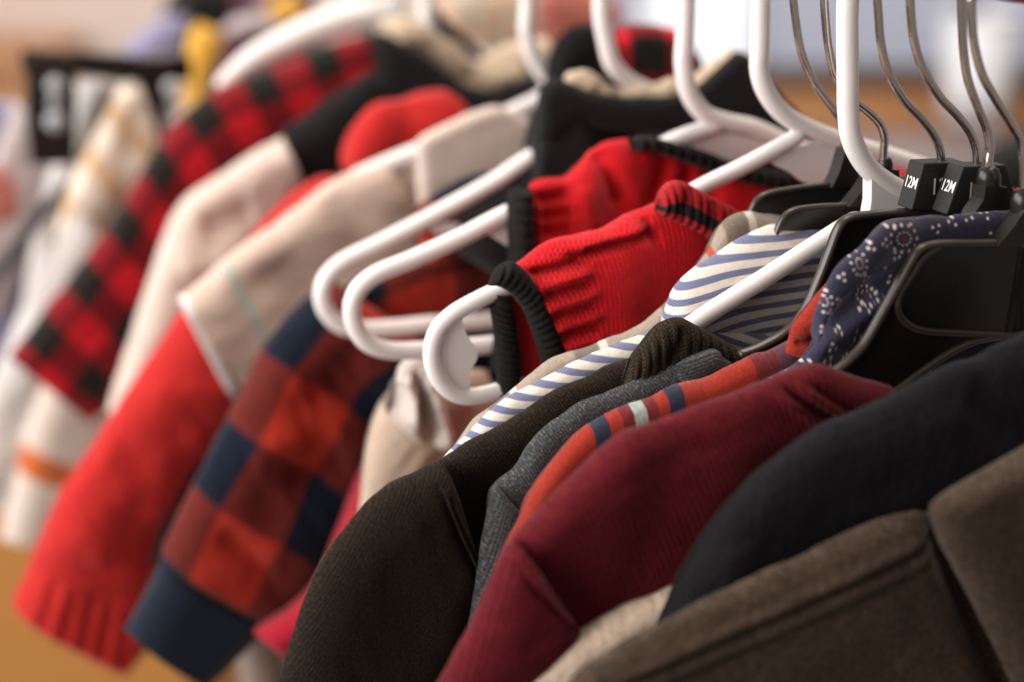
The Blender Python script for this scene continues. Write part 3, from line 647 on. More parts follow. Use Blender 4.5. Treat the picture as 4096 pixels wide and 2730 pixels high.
loft('collar', g, M['navy_plaid'], s-.006, [(1650, 840), (1760, 760), (1880, 700), (2020, 680), (2150, 660)], [(1700, 1060), (1800, 1060), (1900, 1030), (2040, 1000), (2160, 960)], .008, 40, 24, caps=(.008, 0), seed=20)
# red garment low between the check jacket and the tan jacket
s = .232; g = garment('red_sweater', 'plain red sweater showing only its low hem behind the navy cuff', 'sweater', 1500, 1800, s, GROUP)
loft('sleeve', g, M['crimson'], s, [(1560, 1700), (1490, 1800), (1420, 1950), (1350, 2130), (1240, 2370), (1010, 2535)], [(1640, 1850), (1540, 2050), (1450, 2250), (1360, 2420), (1270, 2540), (1150, 2650)], .016, 60, 28, amp=.003, caps=(.01, .005), seed=21)
s = .445; g = garment('black_gap_garment', 'black garment added to fill the dark gap between the red sleeve and the navy check sleeve', 'trousers', 900, 1700, s, GROUP)  # black garment added so the gap reads dark
loft('trouser_leg', g, M['black_fleece'], s, [(800, 1400), (720, 1700), (640, 2000), (600, 2200), (590, 2330)], [(1300, 1400), (1250, 1700), (1150, 2000), (1050, 2200), (980, 2340)], .014, 50, 24, caps=(.01, .006), seed=122)
s = .47; g = garment('grey_trousers', 'grey brown trousers hanging low behind the navy cuff', 'trousers', 1000, 2500, s, GROUP)
loft('trouser_leg', g, M['grey_cloth'], s, [(760, 2000), (860, 2300), (950, 2650), (980, 2900)], [(1000, 1950), (1080, 2300), (1130, 2600), (1170, 2900)], .014, 40, 24, seed=22)
loft('trouser_leg', g, M['grey_cloth'], s+.01, [(1010, 1950), (1090, 2300), (1140, 2600), (1180, 2900)], [(1250, 1950), (1280, 2300), (1320, 2600), (1340, 2900)], .014, 40, 24, seed=23)
# tan jacket, rumpled
s = .18; g = garment('tan_jacket', 'tan rumpled jacket with its satin highlights painted as a pale panel at the shoulder', 'jacket', 1650, 1500, s, GROUP)
loft('sleeve', g, M['tan_twill'], s, [(1640, 1460), (1575, 1550), (1510, 1640), (1475, 1740), (1455, 1860), (1445, 1980), (1430, 2150), (1400, 2400)], [(1950, 1480), (1980, 1600), (1980, 1720), (1950, 1850), (1900, 1980), (1850, 2100), (1800, 2250), (1750, 2450)], .020, 90, 36, er=.025, amp=.006, wscale=.018, ang=60, stretch=3, caps=(.02, .005), seed=24)
loft('lining', g, M['lining'], s-.018, [(1590, 1500), (1602, 1462), (1640, 1436), (1690, 1436), (1730, 1460)], [(1540, 1640), (1610, 1720), (1690, 1780), (1760, 1800), (1830, 1790)], .008, 60, 40, er=.012, amp=.005, wscale=.010, ang=70, stretch=3, caps=(.012, .012), seed=25, folds=[((1620, 1490), (1640, 1700), .004, .006), ((1650, 1480), (1720, 1780), .004, -.008), ((1690, 1480), (1790, 1790), .004, .006), ((1600, 1520), (1560, 1640), .004, -.006)])  # pale panel carrying the painted satin highlights of the tan jacket
# near black fleece lined jacket
s = .228; g = garment('fleece_lined_jacket', 'black jacket with a cream fleece lined neckline round the two middle white hooks', 'jacket', 2500, 450, s, GROUP)
loft('body', g, M['black_jersey'], s, [(2100, 700), (2120, 560), (2150, 430), (2230, 360), (2350, 400), (2500, 500), (2700, 520), (2850, 430), (2950, 330), (3060, 400), (3180, 520), (3300, 660), (3500, 800)], .42, .016, 110, 34, er=.022, amp=.002, caps=(.015, .01), seed=26, folds=[((2260, 420), (2440, 720), .012, .006), ((2330, 420), (2540, 720), .010, -.009), ((2700, 520), (2760, 640), .012, .004)])
loft('side_panel', g, M['black_jersey'], s+.002, [(2140, 480), (2115, 580), (2060, 680), (1990, 780), (1900, 830), (1840, 870), (1820, 1000)], [(2500, 700), (2480, 800), (2460, 900), (2440, 1000), (2400, 1100), (2360, 1200), (2300, 1300)], .015, 50, 26, er=.02, amp=.002, caps=(.01, .01), seed=27)
loft('collar', g, M['black_jersey'], s-.014, [(2150, 400), (2172, 345), (2215, 322), (2280, 335), (2370, 368), (2470, 382), (2600, 385), (2720, 372), (2800, 330), (2880, 262), (2950, 203), (2990, 220), (3080, 330), (3180, 440), (3260, 540)], [(2150, 560), (2200, 560), (2260, 520), (2320, 500), (2400, 520), (2500, 530), (2600, 535), (2720, 520), (2820, 490), (2900, 470), (2980, 470), (3040, 490), (3100, 530), (3180, 590), (3240, 640)], .006, 110, 24, er=.008, amp=.0008, caps=(.008, .01), seed=28)
loft('fleece_lining', g, M['sherpa'], s-.004, [(2255, 320), (2290, 285), (2340, 276), (2400, 300), (2480, 335), (2580, 330), (2680, 330), (2760, 320), (2820, 270), (2880, 215), (2935, 180)], [(2270, 420), (2320, 420), (2380, 430), (2440, 450), (2520, 460), (2620, 460), (2720, 450), (2800, 420), (2860, 370), (2910, 320), (2960, 270)], .007, 90, 24, er=.009, amp=.0022, wscale=.006, stretch=1, edge=.003, caps=(.01, .008), seed=29)
# rear red knit vest
s = .142; g = garment('knit_vest', 'red knitted vest with black trim, the rear of the pair and softly blurred', 'vest', 2600, 600, s, GROUP)
A = [(2105, 760), (2150, 725), (2255, 710), (2300, 670), (2380, 605), (2440, 570), (2520, 552), (2620, 566), (2760, 612), (2900, 662), (3050, 700), (3220, 730)]
loft('body', g, M['red_knit'], s, A, .26, .014, 170, 90, er=.020, amp=.002, wscale=.02, caps=(.004, .01), seed=30,
     folds=[((2370, 600), (2440, 800), .005, -.007), ((2620, 620), (2560, 800), .0045, -.007), ((2720, 660), (2660, 840), .0045, -.007), ((2810, 690), (2760, 860), .0045, -.007), ((2120, 790), (2250, 770), .003, -.006), ((2120, 850), (2260, 830), .003, -.006), ((2120, 910), (2260, 895), .003, -.006), ((2270, 730), (2330, 900), .006, .004)])
loft('body', g, M['red_knit'], s, [(3180, 760), (3350, 690), (3500, 660), (3700, 690), (4000, 760), (4300, 860)], .30, .012, 50, 24, seed=31)
loft('neck_trim', g, M['black_rib'], s-.010, [(2515, 552), (2570, 538), (2640, 552), (2760, 588), (2900, 632), (3050, 668), (3220, 690)], [(2530, 606), (2580, 600), (2650, 618), (2770, 662), (2900, 710), (3050, 748), (3220, 770)], .006, 150, 14, er=.006, amp=.0005, rib=(.0062, .0022), caps=(.006, .004), seed=32)
loft('armhole_trim', g, M['black_rib'], s-.006, [(2048, 748), (2036, 800), (2034, 900), (2038, 1000), (2030, 1120), (1990, 1300), (1960, 1480)], [(2112, 742), (2120, 800), (2120, 900), (2124, 1000), (2120, 1120), (2100, 1300), (2080, 1480)], .010, 150, 18, er=.008, amp=.0005, rib=(.0055, .0010), caps=(.005, .004), seed=33)
# near red knit vest
s = .066; g = garment('knit_vest', 'red chunky knit vest with black trim and a striped neckband, the sharper one in front', 'vest', 2650, 760, s, GROUP)
A = [(2052, 1062), (2095, 1035), (2140, 1002), (2215, 960), (2320, 935), (2420, 908), (2470, 880), (2520, 850), (2600, 822), (2660, 800), (2720, 800), (2800, 850), (2900, 930), (3000, 980)]
B = [(2275, 1480), (2300, 1560), (2340, 1640), (2400, 1700), (2480, 1740), (2560, 1760), (2620, 1770), (2700, 1780), (2780, 1790), (2860, 1790), (2920, 1790), (2980, 1790), (3040, 1790), (3100, 1790)]
loft('body', g, M['red_knit'], s, A, B, .013, 260, 120, er=.018, amp=.0012, wscale=.02, caps=(.003, .01), seed=34, uv='plane', uvang=96,
     folds=[((2230, 1012), (2330, 988), .002, -.003), ((2290, 998), (2575, 915), .0022, -.0068), ((2250, 985), (2540, 893), .0046, .0050), ((2420, 975), (2480, 1480), .01, .002), ((2545, 860), (2585, 960), .0022, -.003), ((2085, 1085), (2300, 1018), .0019, -0.0046), ((2102, 1125), (2309, 1060), .0019, 0.0022), ((2119, 1165), (2318, 1102), .0019, -0.0046), ((2136, 1205), (2327, 1144), .0019, 0.0022), ((2153, 1245), (2336, 1186), .0019, -0.0046), ((2170, 1285), (2345, 1228), .0019, 0.0022), ((2187, 1325), (2354, 1270), .0019, -0.0046), ((2204, 1365), (2363, 1312), .0019, 0.0022), ((2221, 1405), (2372, 1354), .0019, -0.0046), ((2238, 1445), (2381, 1396), .0019, 0.0022)])
loft('body', g, M['red_knit'], s, [(3180, 820), (3350, 750), (3500, 700), (3640, 700), (3800, 720), (4060, 760), (4300, 820)], .28, .012, 50, 24, seed=35)
loft('neckband', g, M['neck_rib'], s-.010, [(2636, 800), (2650, 760), (2684, 728), (2730, 730), (2800, 764), (2880, 803), (2975, 850), (3080, 900)], [(2620, 850), (2650, 868), (2700, 890), (2760, 920), (2820, 955), (2890, 995), (2960, 1035), (3060, 1080)], .0065, 170, 40, er=.0065, amp=.0005, uv='norm', rib=(.0042, .0011), caps=(.005, .006), seed=36, folds=[((2740, 740), (2690, 850), .0022, -.0018), ((2830, 790), (2800, 900), .0022, -.0016)])
loft('armhole_lining', g, M['red_rib'], s+.006, [(2010, 1130), (2040, 1220), (2060, 1330), (2066, 1450), (2070, 1540)], [(2100, 1120), (2180, 1230), (2220, 1330), (2250, 1430), (2270, 1540)], .004, 60, 18, seed=37)
loft('armhole_trim', g, M['black_rib'], s+.003, [(1966, 1150), (1962, 1220), (1974, 1320), (1984, 1420), (1986, 1520), (1984, 1600)], [(2040, 1190), (2058, 1270), (2068, 1350), (2076, 1430), (2078, 1520), (2078, 1600)], .006, 260, 16, er=.006, amp=.0008, rib=(.0030, .0007), caps=(.005, .003), seed=38)
loft('armhole_trim', g, M['black_rib'], s-.008, [(1950, 1135), (1990, 1140), (2042, 1172), (2093, 1240), (2125, 1315), (2150, 1397), (2170, 1470), (2180, 1540)], [(1985, 1070), (2040, 1045), (2092, 1075), (2146, 1143), (2203, 1257), (2254, 1397), (2280, 1480), (2290, 1540)], .0055, 260, 18, er=.0055, amp=.0008, rib=(.0030, .0008), caps=(.005, .003), seed=39)
# beige plaid shirt
s = .032; g = garment('plaid_shirt', 'beige plaid shirt with brown and orange lines, squeezed between the red knit and the stripes', 'shirt', 2950, 860, s, GROUP)
A = [(1700, 2050), (1760, 1880), (1838, 1762), (1895, 1684), (1965, 1620), (2080, 1528), (2157, 1472), (2252, 1408), (2348, 1376), (2475, 1332), (2600, 1275), (2724, 1140), (2819, 1012), (2880, 900), (2948, 856), (3029, 852), (3130, 868), (3300, 900)]
loft('body', g, M['beige_plaid'], s, A, .30, .006, 170, 36, er=.008, amp=.0012, caps=(.01, .01), seed=40)
# blue and white striped shirt
s = .012; g = garment('striped_shirt', 'white shirt with blue stripes, its collar spread behind the white hanger arm', 'shirt', 3050, 910, s, GROUP)
A = [(1640, 2050), (1700, 1920), (1761, 1838), (1870, 1735), (1933, 1665), (2029, 1592), (2157, 1518), (2284, 1455), (2444, 1385), (2600, 1325), (2720, 1290), (2900, 1240)]
loft('body', g, M['stripe'], s-.002, A, .30, .006, 140, 36, er=.007, amp=.0010, uv='plane', uvang=-7, caps=(.01, .004), seed=41)
A = [(2655, 1330), (2664, 1260), (2703, 1155), (2751, 1098), (2853, 1026), (2975, 945), (3043, 908), (3110, 891), (3246, 894), (3341, 908), (3450, 930), (3600, 950)]
B = [(2700, 1400), (2800, 1420), (2900, 1430), (2980, 1440), (3060, 1440), (3120, 1430), (3180, 1420), (3240, 1400), (3300, 1380), (3360, 1360), (3450, 1340), (3600, 1320)]
loft('collar', g, M['stripe'], s+.004, A, B, .009, 120, 44, er=.012, amp=.0012, uv='plane', uvang=1, uvcurve=(-.052, 5.0), caps=(.01, .004), seed=42, bulge=.004, folds=[((2700, 1230), (2950, 1200), .004, -.0015)])
loft('front_band', g, M['stripe'], s-.006, [(2640, 1330), (2760, 1300), (2900, 1310), (3050, 1320), (3200, 1300), (3320, 1250)], [(2660, 1600), (2800, 1600), (2950, 1600), (3100, 1600), (3250, 1560), (3350, 1500)], .004, 60, 20, uv='plane', uvang=-22, amp=.0008, caps=(.006, .004), seed=43)
# brown knit cardigan on the near white hanger
s = -.002; g = garment('knit_cardigan', 'dark brown fine knit cardigan with a ribbed neckband on the near white hanger', 'cardigan', 2700, 1300, s, GROUP)
A = [(1640, 1960), (1690, 1888), (1760, 1842), (1900, 1762), (2100, 1642), (2300, 1525), (2480, 1440), (2560, 1410), (2650, 1400), (2800, 1400), (3000, 1440), (3200, 1500)]
loft('body', g, M['brown_knit'], s, A, .30, .008, 190, 110, er=.011, amp=.0014, wscale=.03, uv='plane', uvang=28, caps=(.006, .004), seed=44)
A = [(1770, 1840), (1690, 1884), (1600, 1925), (1540, 1958), (1470, 2015), (1400, 2085), (1320, 2190), (1260, 2300), (1215, 2410), (1175, 2530), (1130, 2680), (1090, 2850)]
B = [(1920, 2320), (1915, 2350), (1900, 2390), (1885, 2430), (1870, 2480), (1850, 2540), (1830, 2600), (1810, 2660), (1790, 2720), (1770, 2780), (1750, 2850), (1730, 2950)]
loft('sleeve', g, M['brown_knit'], s-.006, A, B, .012, 160, 90, er=.018, amp=.0018, wscale=.025, ang=-65, uv='plane', uvang=-34, caps=(.002, .004), seed=45, folds=[((1720, 1930), (1905, 2330), .0018, -.0022)])
tube('seam', g, M['brown_rib'], [p-R*.0175 for p in unproj([(1716, 1905), (1745, 1980), (1790, 2090), (1850, 2210), (1905, 2310)], s)], .0006, 40, 8)
loft('neckband', g, M['brown_rib'], s-.010, [(2520, 1440), (2556, 1395), (2600, 1335), (2655, 1286), (2716, 1266), (2790, 1298), (2880, 1350), (2975, 1405), (3080, 1460)], [(2480, 1560), (2540, 1560), (2620, 1540), (2690, 1500), (2750, 1480), (2820, 1490), (2900, 1520), (2980, 1550), (3080, 1590)], .007, 120, 26, er=.008, amp=.001, rib=(.0048, .0008), caps=(.008, .004), seed=46, folds=[((2720, 1290), (2640, 1460), .002, -.002)])
# grey heather
s = -.017; g = garment('heather_sweater', 'grey heather sweater showing a narrow shoulder beside the brown cardigan', 'sweater', 2800, 1420, s, GROUP)
A = [(1955, 2010), (1978, 1950), (2030, 1900), (2074, 1860), (2125, 1778), (2201, 1697), (2290, 1632), (2412, 1580), (2539, 1522), (2640, 1480), (2740, 1442), (2826, 1403), (2885, 1404), (2960, 1470), (3100, 1550)]
loft('body', g, M['grey_heather'], s, A, .30, .007, 150, 36, er=.009, amp=.0012, uv='plane', uvang=28, caps=(.004, .004), seed=47)
loft('sleeve', g, M['grey_heather'], s-.003, [(1990, 1940), (1972, 1958), (1955, 2030), (1938, 2110), (1918, 2220), (1900, 2350), (1875, 2500), (1840, 2700), (1800, 2900)], [(2180, 2150), (2170, 2180), (2150, 2230), (2130, 2300), (2110, 2380), (2090, 2480), (2070, 2580), (2040, 2720), (2000, 2900)], .008, 90, 30, er=.011, amp=.001, uv='plane', uvang=-18, caps=(.002, .004), seed=48, folds=[((1990, 1970), (2150, 2060), .0014, -.0015)])
loft('neckband', g, M['grey_heather'], s-.005, [(2700, 1462), (2770, 1425), (2820, 1400), (2850, 1392), (2872, 1398), (2886, 1425), (2896, 1470)], [(2720, 1560), (2780, 1540), (2820, 1525), (2850, 1515), (2870, 1515), (2890, 1530), (2905, 1560)], .005, 60, 24, er=.006, amp=.0005, caps=(.012, .006), seed=49)
# bright red plaid shirt with stripes
s = -.030; g = garment('plaid_shirt', 'orange red plaid shirt with navy and mint bars across the shoulder', 'shirt', 2900, 1480, s, GROUP)
A = [(1985, 2330), (2012, 2205), (2040, 2140), (2074, 2075), (2111, 1982), (2165, 1900), (2240, 1808), (2316, 1731), (2412, 1667), (2507, 1622), (2602, 1586), (2703, 1535), (2800, 1508), (2900, 1466), (3000, 1420), (3110, 1382), (3200, 1340), (3300, 1300)]
xs = [(2350, 1706), (2415, 1665), (2462, 1642), (2508, 1621), (2560, 1602), (2602, 1586), (2645, 1565), (2704, 1535), (2900, 1466), (2990, 1424), (3080, 1392), (3140, 1368)]
vv, L = arc_at(A, s, xs); cols = [RO, NV, RO, MA, MI, MA, RO, NV, RO, RO, MA, PU, MA]
M['bar_plaid'] = cloth('bar_plaid', ramped('v', L, [(0, RO)]+[(x/L, c) for x, c in zip(vv, cols[1:])]), 'weave', .0009, .0004, warp=.001)
loft('body', g, M['bar_plaid'], s, A, .28, .0075, 160, 36, er=.009, amp=.0014, caps=(.004, .004), seed=50)
loft('collar', g, M['bar_plaid'], s-.004, [(3135, 1420), (3158, 1355), (3168, 1305), (3222, 1232), (3290, 1155), (3360, 1090)], [(3240, 1440), (3280, 1400), (3310, 1360), (3340, 1320), (3380, 1280), (3430, 1230)], .006, 60, 24, er=.007, amp=.002, wscale=.008, caps=(.006, .004), seed=51, folds=[((3165, 1370), (3290, 1330), .0018, -.003)])
tube('piping', g, M['polo_trim'], [p-R*.009 for p in unproj([(2110, 2035), (2098, 2060), (2094, 2090), (2096, 2125), (2088, 2150)], s)], .0006, 30, 8, label='short white piping at the shoulder seam')
# navy shirt with dotted flowers
s = -.052; g = garment('printed_shirt', 'navy shirt printed with white dot clusters and dotted flowers', 'shirt', 3600, 900, s, GROUP)
ref = [(1320, 205), (1660, 0)]
def flower(cx, cy, ro, ri, sq=1.0, a0=0):
    out = [(cx, cy, .0010*sq, 1)]
    out += [(cx+ro*sq*math.cos(2*math.pi*k/11+a0), cy+ro*math.sin(2*math.pi*k/11+a0), .00064, 0) for k in range(11)]
    return out+[(cx+ri*sq*math.cos(2*math.pi*k/11+a0), cy+ri*math.sin(2*math.pi*k/11+a0), .00036, 0) for k in range(11)]
def triple(cx, cy, d=15, a0=0, sq=1.0): return [(cx+d*sq*math.cos(a0+2*math.pi*k/3), cy+d*math.sin(a0+2*math.pi*k/3), .00062, 0) for k in range(3)]
PR = flower(3614, 948, 54, 27)+[(x, y, r_*.72, k_) for x, y, r_, k_ in flower(3420, 1040, 46, 20, .6, .3)+flower(3290, 1190, 46, 20, .5, .2)]
for q in ((3567, 893, 15, .4, 1), (3652, 880, 15, 1.6, 1), (3756, 912, 16, 3.4, 1), (3828, 886, 16, 1.0, 1), (3892, 870, 16, .2, 1), (3966, 860, 15, 1.5, 1), (3530, 962, 15, 3.0, .9), (3470, 975, 15, .6, .7), (3582, 1016, 15, .3, 1),
          (3356, 1095, 14, 1.0, .8), (3450, 1098, 14, 2.0, 1), (3530, 1072, 13, 2.5, 1), (3310, 1250, 13, .4, .7), (3340, 1190, 13, 1.8, .8), (3380, 1000, 13, .5, .7), (3275, 1300, 12, .2, .6), (3990, 935, 14, 1.2, 1), (3700, 985, 14, .2, 1), (3700, 1060, 15, 1, 1), (3850, 1040, 15, .5, 1)): PR += triple(q[0], q[1], q[2], q[3], q[4])
PR = [(x-34, y-6, r_, k_) for x, y, r_, k_ in PR]
PB = [(x, y, r_*.75, k_) for x, y, r_, k_ in flower(3450, 1175, 36, 17, .9, .3)]
for q in ((3430, 1220, 15, .7, 1), (3490, 1175, 15, 2.2, 1), (3402, 1330, 17, .3, 1), (3480, 1290, 15, 1.8, 1), (3330, 1310, 13, .9, .8), (3300, 1375, 16, .2, .9), (3290, 1435, 17, 1.1, 1), (3210, 1430, 14, .4, .9), (3140, 1490, 15, .5, .9), (3085, 1500, 15, 1.5, .9), (3040, 1530, 13, .2, .9), (3420, 1400, 15, 2, 1), (3540, 1110, 13, .3, 1), (3560, 1290, 15, .3, 1), (3460, 1380, 14, 2.4, 1), (3360, 1420, 13, .6, 1), (3885, 1430, 14, .6, 1), (3700, 1450, 14, .1, 1)): PB += triple(*q)
A = [(2850, 1660), (2910, 1610), (2968, 1570), (3076, 1506), (3178, 1452), (3230, 1400), (3262, 1350), (3290, 1290), (3340, 1200), (3420, 1110), (3520, 1030), (3700, 960), (3900, 930), (4150, 920)]
loft('body', g, M['navy_print'], s+.009, A, .26, .005, 340, 130, er=.007, amp=.0012, caps=(.004, .004), seed=52, prints=PB, folds=[((3270, 1370), (3520, 1180), .004, .003), ((3290, 1330), (3480, 1130), .005, -.003)])
A = [(3256, 1375, -0.0050), (3252, 1330, -0.0050), (3262, 1262, -0.0050), (3287, 1190, -0.0050), (3302, 1150, -0.0050), (3336, 1085, -0.0050), (3382, 1030, -0.0050), (3436, 988, -0.0050), (3483, 941, -0.0050), (3531, 895, -0.0025), (3585, 876, -0.0025), (3650, 870, 0.0000), (3721, 868, 0.0000), (3790, 875, 0.0000), (3823, 862, 0.0000), (3924, 851, 0.0000), (4012, 841, 0.0000), (4150, 836, 0.0000)]
B = [(3262, 1378, -0.0050), (3275, 1340, -0.0050), (3296, 1290, -0.0050), (3318, 1250, -0.0050), (3340, 1222, -0.0050), (3380, 1180, -0.0050), (3420, 1145, -0.0050), (3465, 1112, -0.0050), (3510, 1088, -0.0050), (3555, 1078, -0.0025), (3610, 1082, 0.0000), (3680, 1090, 0.0000), (3760, 1095, 0.0000), (3830, 1095, 0.0000), (3880, 1095, 0.0000), (3950, 1090, 0.0000), (4050, 1080, 0.0000), (4180, 1070, 0.0000)]
loft('collar', g, M['navy_print'], s-.001, A, B, .0036, 420, 150, er=.005, amp=.0010, wscale=.02, caps=(.006, .004), seed=53, prints=PR, folds=[((3420, 1060), (3560, 960), .003, -.001)])
# maroon ribbed jersey
s = -.078; g = garment('jersey_top', 'maroon ribbed jersey top with raglan seams, in front of the navy print', 'top', 3230, 1470, s, GROUP)
A = [(1985, 2280), (2012, 2225), (2060, 2155), (2111, 2088), (2175, 2018), (2246, 1952), (2406, 1806), (2500, 1731), (2600, 1690), (2703, 1652), (2907, 1578), (3043, 1530), (3144, 1494), (3233, 1459), (3300, 1460), (3368, 1484), (3450, 1514), (3585, 1568), (3750, 1630), (3900, 1680)]
loft('body', g, M['maroon'], s, A, .24, .0085, 230, 120, er=.011, amp=.0022, wscale=.03, uv='plane', uvang=22, caps=(.004, .004), seed=54,
     folds=[((3100, 1535), (3350, 1705), .0018, -.0034), ((3075, 1560), (3300, 1720), .002, .0022), ((3150, 1525), (3420, 1690), .002, .0022), ((3200, 1520), (3460, 1680), .0018, -.0026), ((2620, 1760), (2540, 2250), .012, -.0012), ((2500, 1800), (2400, 2250), .014, .0014), ((2900, 1680), (2780, 2100), .014, .0014), ((2780, 1700), (2660, 2200), .014, -.0012)])
A = [(2060, 2155), (2012, 2220), (1975, 2300), (1938, 2384), (1908, 2450), (1877, 2520), (1835, 2590), (1791, 2668), (1740, 2750), (1690, 2850)]
B = [(2330, 2540), (2310, 2580), (2290, 2620), (2270, 2670), (2250, 2720), (2230, 2770), (2210, 2820), (2190, 2860), (2170, 2900), (2150, 2950)]
loft('sleeve', g, M['maroon_sleeve'], s-.005, A, B, .011, 110, 90, er=.016, amp=.0022, wscale=.022, uv='plane', uvang=70, caps=(.002, .004), seed=55, folds=[((2040, 2250), (2310, 2530), .0014, -.0014)])
tube('seam', g, M['maroon'], [p-R*.0195 for p in unproj([(2062, 2215), (2120, 2300), (2170, 2365), (2205, 2400)], s)], .0005, 40, 8)
# pale tan wool
s = -.088; g = garment('wool_coat', 'pale tan wool coat edge showing between the maroon top and the charcoal sweatshirt', 'coat', 2600, 2400, s, GROUP)
A = [(2020, 2876), (2070, 2761), (2115, 2681), (2222, 2589), (2369, 2503), (2500, 2434), (2615, 2376), (2730, 2326), (2880, 2256), (3050, 2186)]
loft('shoulder', g, M['tan_wool'], s, A, .16, .013, 110, 70, er=.016, amp=.0016, wscale=.02, caps=(.006, .004), seed=56, folds=[((2100, 2760), (2700, 2400), .003, -.001)])
# charcoal sweatshirt
s = -.100; g = garment('sweatshirt', 'plain charcoal sweatshirt with a smooth rounded shoulder at right', 'sweatshirt', 3400, 1640, s, GROUP)
A = [(2540, 2720), (2600, 2570), (2677, 2419), (2738, 2275), (2800, 2163), (2898, 2027), (3021, 1892), (3144, 1794), (3246, 1724), (3382, 1650), (3585, 1565), (3789, 1474), (3890, 1433), (3992, 1381), (4096, 1340), (4250, 1265), (4400, 1210)]
loft('body', g, M['charcoal'], s, A, .22, .011, 160, 90, er=.022, amp=.0022, wscale=.03, caps=(.008, .004), seed=57, folds=[((3800, 1560), (4096, 1700), .008, -.003), ((2850, 2150), (2900, 2450), .012, .003)])
# olive tweed coat
s = -.120; g = garment('tweed_coat', 'olive brown tweed coat with a stitched shoulder seam, nearest at bottom right', 'coat', 3600, 2060, s, GROUP)
A = [(2180, 2880), (2300, 2715), (2420, 2620), (2554, 2540), (2800, 2417), (3046, 2296), (3292, 2182), (3477, 2100), (3600, 2064), (3723, 2062), (3850, 2110), (4000, 2200), (4200, 2330)]
loft('body', g, M['tweed'], s, A, .16, .009, 190, 130, er=.013, amp=.0016, wscale=.03, caps=(.006, .004), seed=58, uv='plane', uvang=25,
     folds=[((2420, 2690), (3690, 2112), .0020, .0016), ((2420, 2722), (3700, 2144), .0012, -.0026), ((2420, 2752), (3710, 2174), .0020, .0016), ((2420, 2790), (3710, 2210), .0014, -.0016), ((2900, 2700), (3600, 2400), .015, .002), ((3690, 2060), (4000, 2790), .006, -.009)])
loft('lapel', g, M['tweed'], s-.020, [(3722, 2010), (3726, 2070), (3750, 2150), (3800, 2250), (3880, 2395), (3960, 2550), (4050, 2740), (4120, 2880)], [(4350, 1650), (4380, 1750), (4400, 1850), (4420, 1950), (4440, 2100), (4460, 2300), (4480, 2500), (4500, 2700)], .008, 90, 40, er=.012, amp=.0012, wscale=.03, caps=(.007, .004), seed=59, uv='plane', uvang=-40)

# ------------------------------------------------------------------ far end of the rail and the second rack, out of focus
s = .72; g = thing('clip_hanger', 'black trouser hanger with two metal spring clips at far left', 'hanger', pt(430, 220, s))
plate('bar', g, M['black_plastic'], unproj([(85, 200), (300, 206), (520, 222), (760, 225), (760, 320), (620, 325), (480, 325), (300, 290), (88, 290)], s), .012, .002)
for x0, y0, x1, y1 in ((100, 215, 285, 640), (540, 225, 660, 560)):
    cl = plate('clip', g, M['black_plastic'], unproj([(x0, y0), (x1, y0), (x1+5, y0+200), (x1, y1), (x0+10, y1), (x0-4, y0+200)], s), .016, .002, off=-.012)
    xm = (x0+x1)/2+10 if x0 < 300 else 660
    for dy, rr in ((110, .0065), (175, .005), (250, .0075)):
        c = pt(xm, y0+dy, s)-R*.022
        tube('clip_glint_disc', cl, M['clip_metal'], [c, c-R*.002, c-R*.004], rr, 6, 24)  # clip metal discs, drawn for the bright highlight blobs on it
tube('hook', g, M['black_plastic'], over_rail(pt(760, 60, s), s)[::-1]+[pt(760, 60, s), pt(740, 140, s), pt(720, 240, s)], .002, 80, 12)
g = garment('striped_trousers', 'cream and tan striped trousers pinned in the black clip hanger', 'trousers', 500, 400, .70)
loft('trouser_leg', g, M['cream_stripe'], .74, [(480, 330), (420, 480), (360, 620), (300, 800), (270, 1000), (240, 1300), (200, 1700)], [(640, 340), (680, 500), (700, 650), (680, 800), (650, 1000), (620, 1300), (600, 1700)], .016, 60, 28, amp=.006, ang=60, seed=60, uv='plane', uvang=28, folds=[((480, 400), (620, 900), .012, -.004), ((400, 600), (480, 1000), .012, .004)])
loft('trouser_leg', g, M['white_cloth'], .755, [(300, 330), (270, 520), (190, 700), (130, 950), (80, 1300), (30, 1700), (0, 2000)], [(500, 330), (470, 500), (400, 700), (330, 900), (300, 1200), (270, 1600), (240, 2000)], .016, 60, 28, amp=.008, ang=60, seed=61, folds=[((420, 420), (250, 900), .012, -.005), ((340, 420), (160, 900), .012, .005)])
g = garment('cream_cardigan', 'cream and tan striped cardigan hanging in front of the clip hanger bar', 'cardigan', 510, 340, .69, GROUP)
loft('body', g, M['cream_stripe'], .69, [(480, 335), (420, 460), (350, 590), (270, 760), (220, 960), (190, 1200)], [(560, 340), (610, 480), (640, 620), (640, 780), (600, 960), (560, 1200)], .014, 60, 28, amp=.004, ang=60, seed=180, uv='plane', uvang=35, caps=(.012, 0))
g = garment('beige_cardigan', 'pale beige cardigan low at the far left edge under the white shirt', 'cardigan', 40, 1500, .68, GROUP)
loft('sleeve', g, M['cream_jersey'], .68, [(60, 1300), (0, 1500), (-50, 1750), (-90, 2000)], [(300, 1350), (250, 1600), (200, 1850), (150, 2150)], .014, 50, 24, amp=.005, ang=60, seed=181, caps=(.01, .006))
g = garment('white_shirt', 'pale long shirt hanging at the far left edge beside the clip hanger', 'shirt', 50, 800, .66)
loft('sleeve', g, M['white_cloth'], .66, [(320, 820), (200, 1000), (100, 1200), (20, 1400), (-60, 1600), (-150, 1900)], [(430, 1000), (420, 1250), (380, 1500), (330, 1700), (280, 1900), (220, 2150)], .02, 60, 28, amp=.006, ang=60, seed=62, caps=(.02, .005))
t = thing('cabinet', 'orange brown wooden cabinet against the wall at the far left edge', 'cabinet', (wallpx(0, 300)[0]-.2, 3.3, 0))
k0, k1 = atY(110, 235, 3.2), atY(-700, 235, 3.2)
